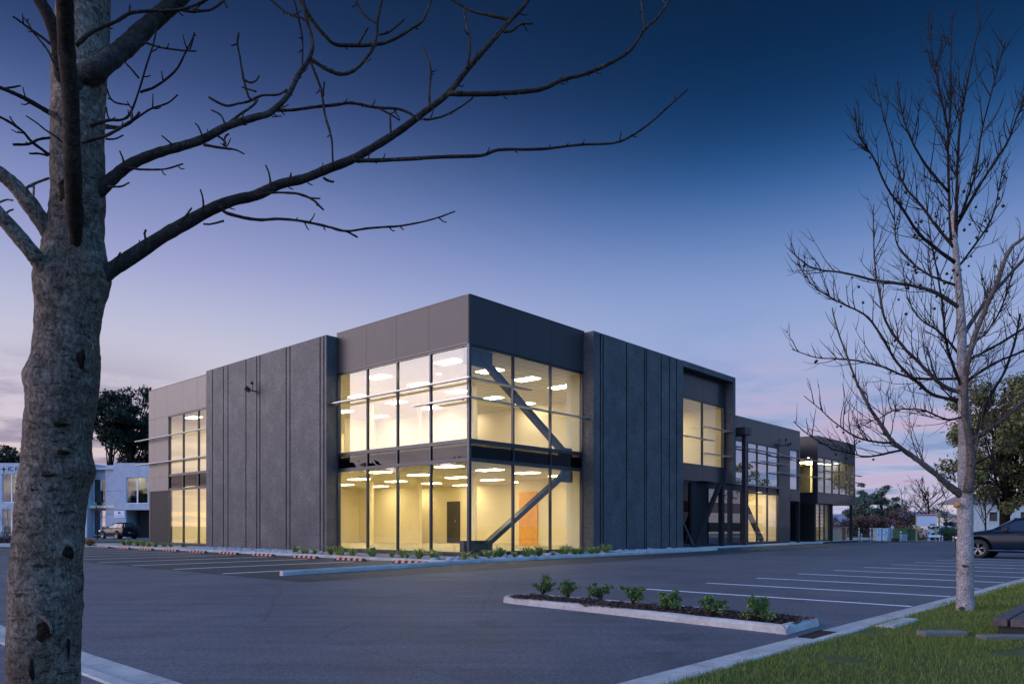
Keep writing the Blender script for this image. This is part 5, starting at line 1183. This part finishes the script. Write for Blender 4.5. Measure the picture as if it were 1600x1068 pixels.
# ================================================================ SMALL THINGS
# timber platform on the lawn
e = empty('timber_bench', L(-10.5, -21.2, 0)); c = at(1551, 966, 7.9); e.location = (c.x, c.y, .12); e.rotation_euler.z = RB
M_TIMB = simple('weathered_timber', (.09, .075, .075), .85, 0, .35, 14, .6, 60)
for k in range(4):
    MB().box(.0+.02*(k % 2), 2.4, -.13-.155*k, -.155*k, .07, .15).build('plank', M_TIMB, e, bevel=.008)
mb = MB(); mb.box(.12, .26, -.58, -.03, -.05, .069); mb.box(1.9, 2.04, -.58, -.03, -.05, .069); mb.build('bearer', M_BLACK, e)
tag(e, 'low weathered timber plank bench on the lawn at the right edge', 'bench')
M_SLAB = m_conc('weathered_slab', (.17, .16, .155))
def slab(px, py, sx_, sy_, label):
    p = gr(px, py, .14); mb = MB(); mb.box(-sx_/2, sx_/2, -sy_/2, sy_/2, -.06, .012); o = mb.build('paving_slab', M_SLAB, loc=(p.x, p.y, .115), rz=R(4), bevel=.008); tag(o, label, 'paving slab')
slab(1472, 983, .48, .16, 'narrow concrete slab lying in the grass below the pale tree'); slab(1590, 989, .8, .16, 'concrete strip in the grass under the timber bench')
mb = MB(); 
# crate
p = L(44.2, .9, 0); e = empty('plywood_counter', (p.x, p.y, .09)); M_PLY = simple('raw_plywood', (.50, .33, .23), .7, 0, .1, 5)
mb = MB(); mb.box(-.7, .35, -.4, .4, 0, 1.05); mb.build('front_panel', M_PLY, e, bevel=.01); MB().box(-.75, 1.0, -.45, .45, 1.05, 1.1).build('top_board', M_PLY, e); MB().box(.7, .78, -.4, .4, 0, 1.05).build('side_panel', M_PLY, e); tag(e, 'raw plywood counter box under the raised end of the building', 'counter')
def kiosk(px0, px1, ytop, Zd, m, label, name='utility_cabinet', cat='cabinet'):
    x0, x1 = (px0-800)/F*Zd, (px1-800)/F*Zd; h = H-(ytop-YH)/F*Zd; e = empty(name, ((x0+x1)/2, Zd, .03)); w_ = (x1-x0)/2
    MB().box(-w_, w_, -.35, .35, 0, h-.06).build('body', m, e); MB().box(-w_-.05, w_+.05, -.4, .4, h-.06, h).build('lid', m, e); mb = MB(); mb.box(-.012, .012, -.362, -.351, .08, h-.12); mb.box(-w_+.08, -w_+.14, -.37, -.351, h*.45, h*.55); mb.build('door_seam', M_STEEL, e); tag(e, label, cat); return e
M_PALE = simple('pale_green_metal', (.68, .78, .80), .5); M_GRN = simple('olive_green_metal', (.12, .18, .06), .6); M_BLU2 = simple('pale_blue_metal', (.30, .45, .55), .5)
kiosk(1367, 1373.5, 825, 64, M_PALE, 'pale cream-green utility cabinet, leftmost beside the light posts', ); kiosk(1376, 1384, 825, 64, M_PALE, 'wide pale blue-white utility cabinet in the cabinet row'); kiosk(1386, 1391, 825, 65, M_BLU2, 'blue rounded utility cabinet next to the green kiosk')
k1 = kiosk(1394, 1417, 825, 66, M_GRN, 'large olive green transformer kiosk behind the hedge line', 'transformer_kiosk', 'kiosk'); MB().box(-.95, -.72, -.37, -.352, 1.0, 1.25).build('warning_plate', M_FLOODW, k1)
kiosk(1409.5, 1414, 835, 63, M_BLU2, 'small dark utility box before the green kiosk'); kiosk(1396, 1400.5, 841, 61, M_BLACK, 'small black ground box in front of the green kiosk')
M_BING = simple('green_bin_plastic', (.03, .11, .05), .6)
e = empty('wheelie_bin', wpos(1425, 64)); mb = MB(); mb.prism([(-.24, -.3), (.24, -.3), (.24, .3), (-.24, .3)], .06, .95); mb.build('body', M_BING, e, bevel=.03); MB().box(-.29, .29, -.36, .33, .95, 1.02).build('lid', M_BING, e, bevel=.015)
mb = MB(); mb.lathe([(.001, -.3), (.1, -.3), (.1, -.24), (.001, -.24)], 14, 'y'); mb.v = [(v[1], v[0]+.3, v[2]+.1) for v in mb.v]; mb.build('wheel', M_TYRE, e); tag(e, 'dark green bin standing left of the sign board', 'bin')
pts = [(1342, 824, 61), (1346, 833, 60), (1360, 824, 61), (1386.5, 828, 60), (1407.5, 829, 60), (1451, 836, 62), (1472.5, 836, 62), (1489.5, 837, 62)]
lb = ['left of the building-end shrubs', 'short one beside the first fence post', 'left of the pale cabinets', 'before the blue cabinet', 'before the green kiosk', 'left end of the low white rail', 'right end of the low white rail', 'beside the clipped hedge']
for i, ((px_, py_, Zd), l_) in enumerate(zip(pts, lb)):
    p = wpos(px_, Zd); h = H-(py_-YH)/F*Zd; e = empty('marker_post', p); mb = MB(); mb.tube([(0, 0, 0), (0, 0, h-.04), (0, 0, h)], [.06, .055, .04], 10); mb.build('post', M_FLOODW, e, smooth=True); mb = MB(); mb.tube([(0, 0, h-.22), (0, 0, h-.14)], [.062, .062], 10); mb.build('band', M_STEEL, e); tag(e, 'white marker post '+l_, 'post', 'white posts along the far kerb')
# rail
e = empty('low_rail', wpos(1460, 62)); MB().box(-.5, .5, -.04, .04, .35, .55).build('rail', M_FLOODW, e); MB().box(-.45, -.4, -.03, .03, 0, .35).build('leg', M_FLOODW, e); MB().box(.4, .45, -.03, .03, 0, .35).build('leg', M_FLOODW, e); tag(e, 'low white rail in front of the white car', 'rail')
# sign board
Zd = 62; x0, x1 = (1432-800)/F*Zd, (1464-800)/F*Zd; e = empty('sign_board', ((x0+x1)/2, Zd, 0)); w_ = (x1-x0)/2; zt, zb_ = H+(YH-803)/F*Zd, H-(821.5-YH)/F*Zd
M_SIGN = simple('sign_white', (.85, .83, .86), .5, 0, .03); M_PINK = simple('sign_red', (.65, .10, .16), .5)
pn = MB().box(-w_, w_, -.04, .04, zb_, zt).build('panel', M_SIGN, e); MB().box(-w_, w_, -.05, -.041, zt-.14, zt-.03).build('red_header', M_PINK, pn)
m_ = MB(); m_.box(w_*.3, w_*.8, -.05, -.041, zb_+.08, zb_+.17); m_.build('print_block', M_STEEL, pn)
M_YPOST = simple('yellow_wood', (.42, .33, .14), .8); MB().box(-w_-.02, -w_+.1, .05, .13, 0, zt).build('post', M_YPOST, e); MB().box(w_-.12, w_, .05, .13, 0, zt+.3).build('post', M_YPOST, e); MB().box(w_+.18, w_+.3, .05, .13, zt-1., zt+.25).build('flag_strip', M_YPOST, e)
tag(e, 'white sign board with red header strip on yellowish posts near the far kerb', 'sign board')
# far white buildings
def shed(px0, px1, Zd, h, label, m, roofm):
    x0, x1 = (px0-800)/F*Zd, (px1-800)/F*Zd; e = empty('white_building', ((x0+x1)/2, Zd, 0)); w_ = (x1-x0)/2
    MB().box(-w_, w_, 0, 8, 0, h).build('wall', m, e); mb = MB(); b = [(-w_-.3, -.3, h), (w_+.3, -.3, h), (w_+.3, 8.3, h), (-w_-.3, 8.3, h), (-w_+.8, 4, h+1.3), (w_-.8, 4, h+1.3)]; mb.v = b; mb.f = [(0, 1, 5, 4), (1, 2, 5), (2, 3, 4, 5), (3, 0, 4), (3, 2, 1, 0)]; mb.build('roof', roofm, e)
    for k in (-.45, .35):
        f_ = MB(); f_.box(w_*k-.6, w_*k+.6, -.04, -.001, h*.42, h*.75); w2 = f_.build('window', M_FLOODW, e); MB().box(w_*k-.53, w_*k+.53, -.06, -.041, h*.45, h*.72).build('pane', G_CAR, w2)
    tag(e, label, 'building')
M_WHITE = simple('white_render', (.84, .82, .80), .8); M_ROOF = simple('grey_roof', (.18, .18, .2), .7)
shed(1474, 1496, 104, 2.6, 'low white building beyond the clipped hedge left of the pale trunk', M_WHITE, M_ROOF); shed(1518, 1640, 102, 4.5, 'cream-walled building partly hidden by the olive tree right of the pale trunk', M_WHITE, M_ROOF)

# ================================================================ beyond the frame, seen only in the glass
OB = empty('banded_office', L(86, -36, 0), RB); tag(OB, 'white banded office building reflected in the dark ground floor glass', 'building')
mb = MB()
for z0_, z1_ in ((0, .4), (1.9, 3.5), (5.2, 6.9)): mb.box(-14, 26, -10, 0, z0_, z1_)
mb.build('spandrel_band', M_WHITE, OB)
mb = MB(); mb.box(-13.8, 25.8, -9.8, -.3, .4, 6.9); mb.build('glass_band', G_CAR, OB)
crown_tree('gum_tree', L(66, -19), 11, (0, 0, 7.0), (4.2, 3.5, 3.0), 16, .16, 80, M_EVER, 41, .3, 'airy gum tree reflected in the upper glass of the middle block', clump=(.5, 1.0), bark=M_BARKW)
bare_bg(L(-40, 24), 8, 51, 'bare tree reflected in the upper left corner glazing', .2)
bare_bg(L(-46, 32), 9, 52, 'second bare tree reflected in the upper left corner glazing', .2)

for i, (x, y, h_) in enumerate([(-58, -14, 9), (-60, -4, 8), (-57, 6, 10), (-60, 17, 8.5), (-57, 27, 9.5), (-60, 37, 8)]):
    crown_tree('evergreen_tree', (x, y, 0), h_, (0, 0, h_*.5), (4.5, 7, h_*.46), 120, .42, 110, M_PINE, 60+i, .3, f'dark tree reflected low in the left-hand glazing, {ORD[i]} of the row', clump=(1.2, 2.2), group='trees reflected in the left glazing')
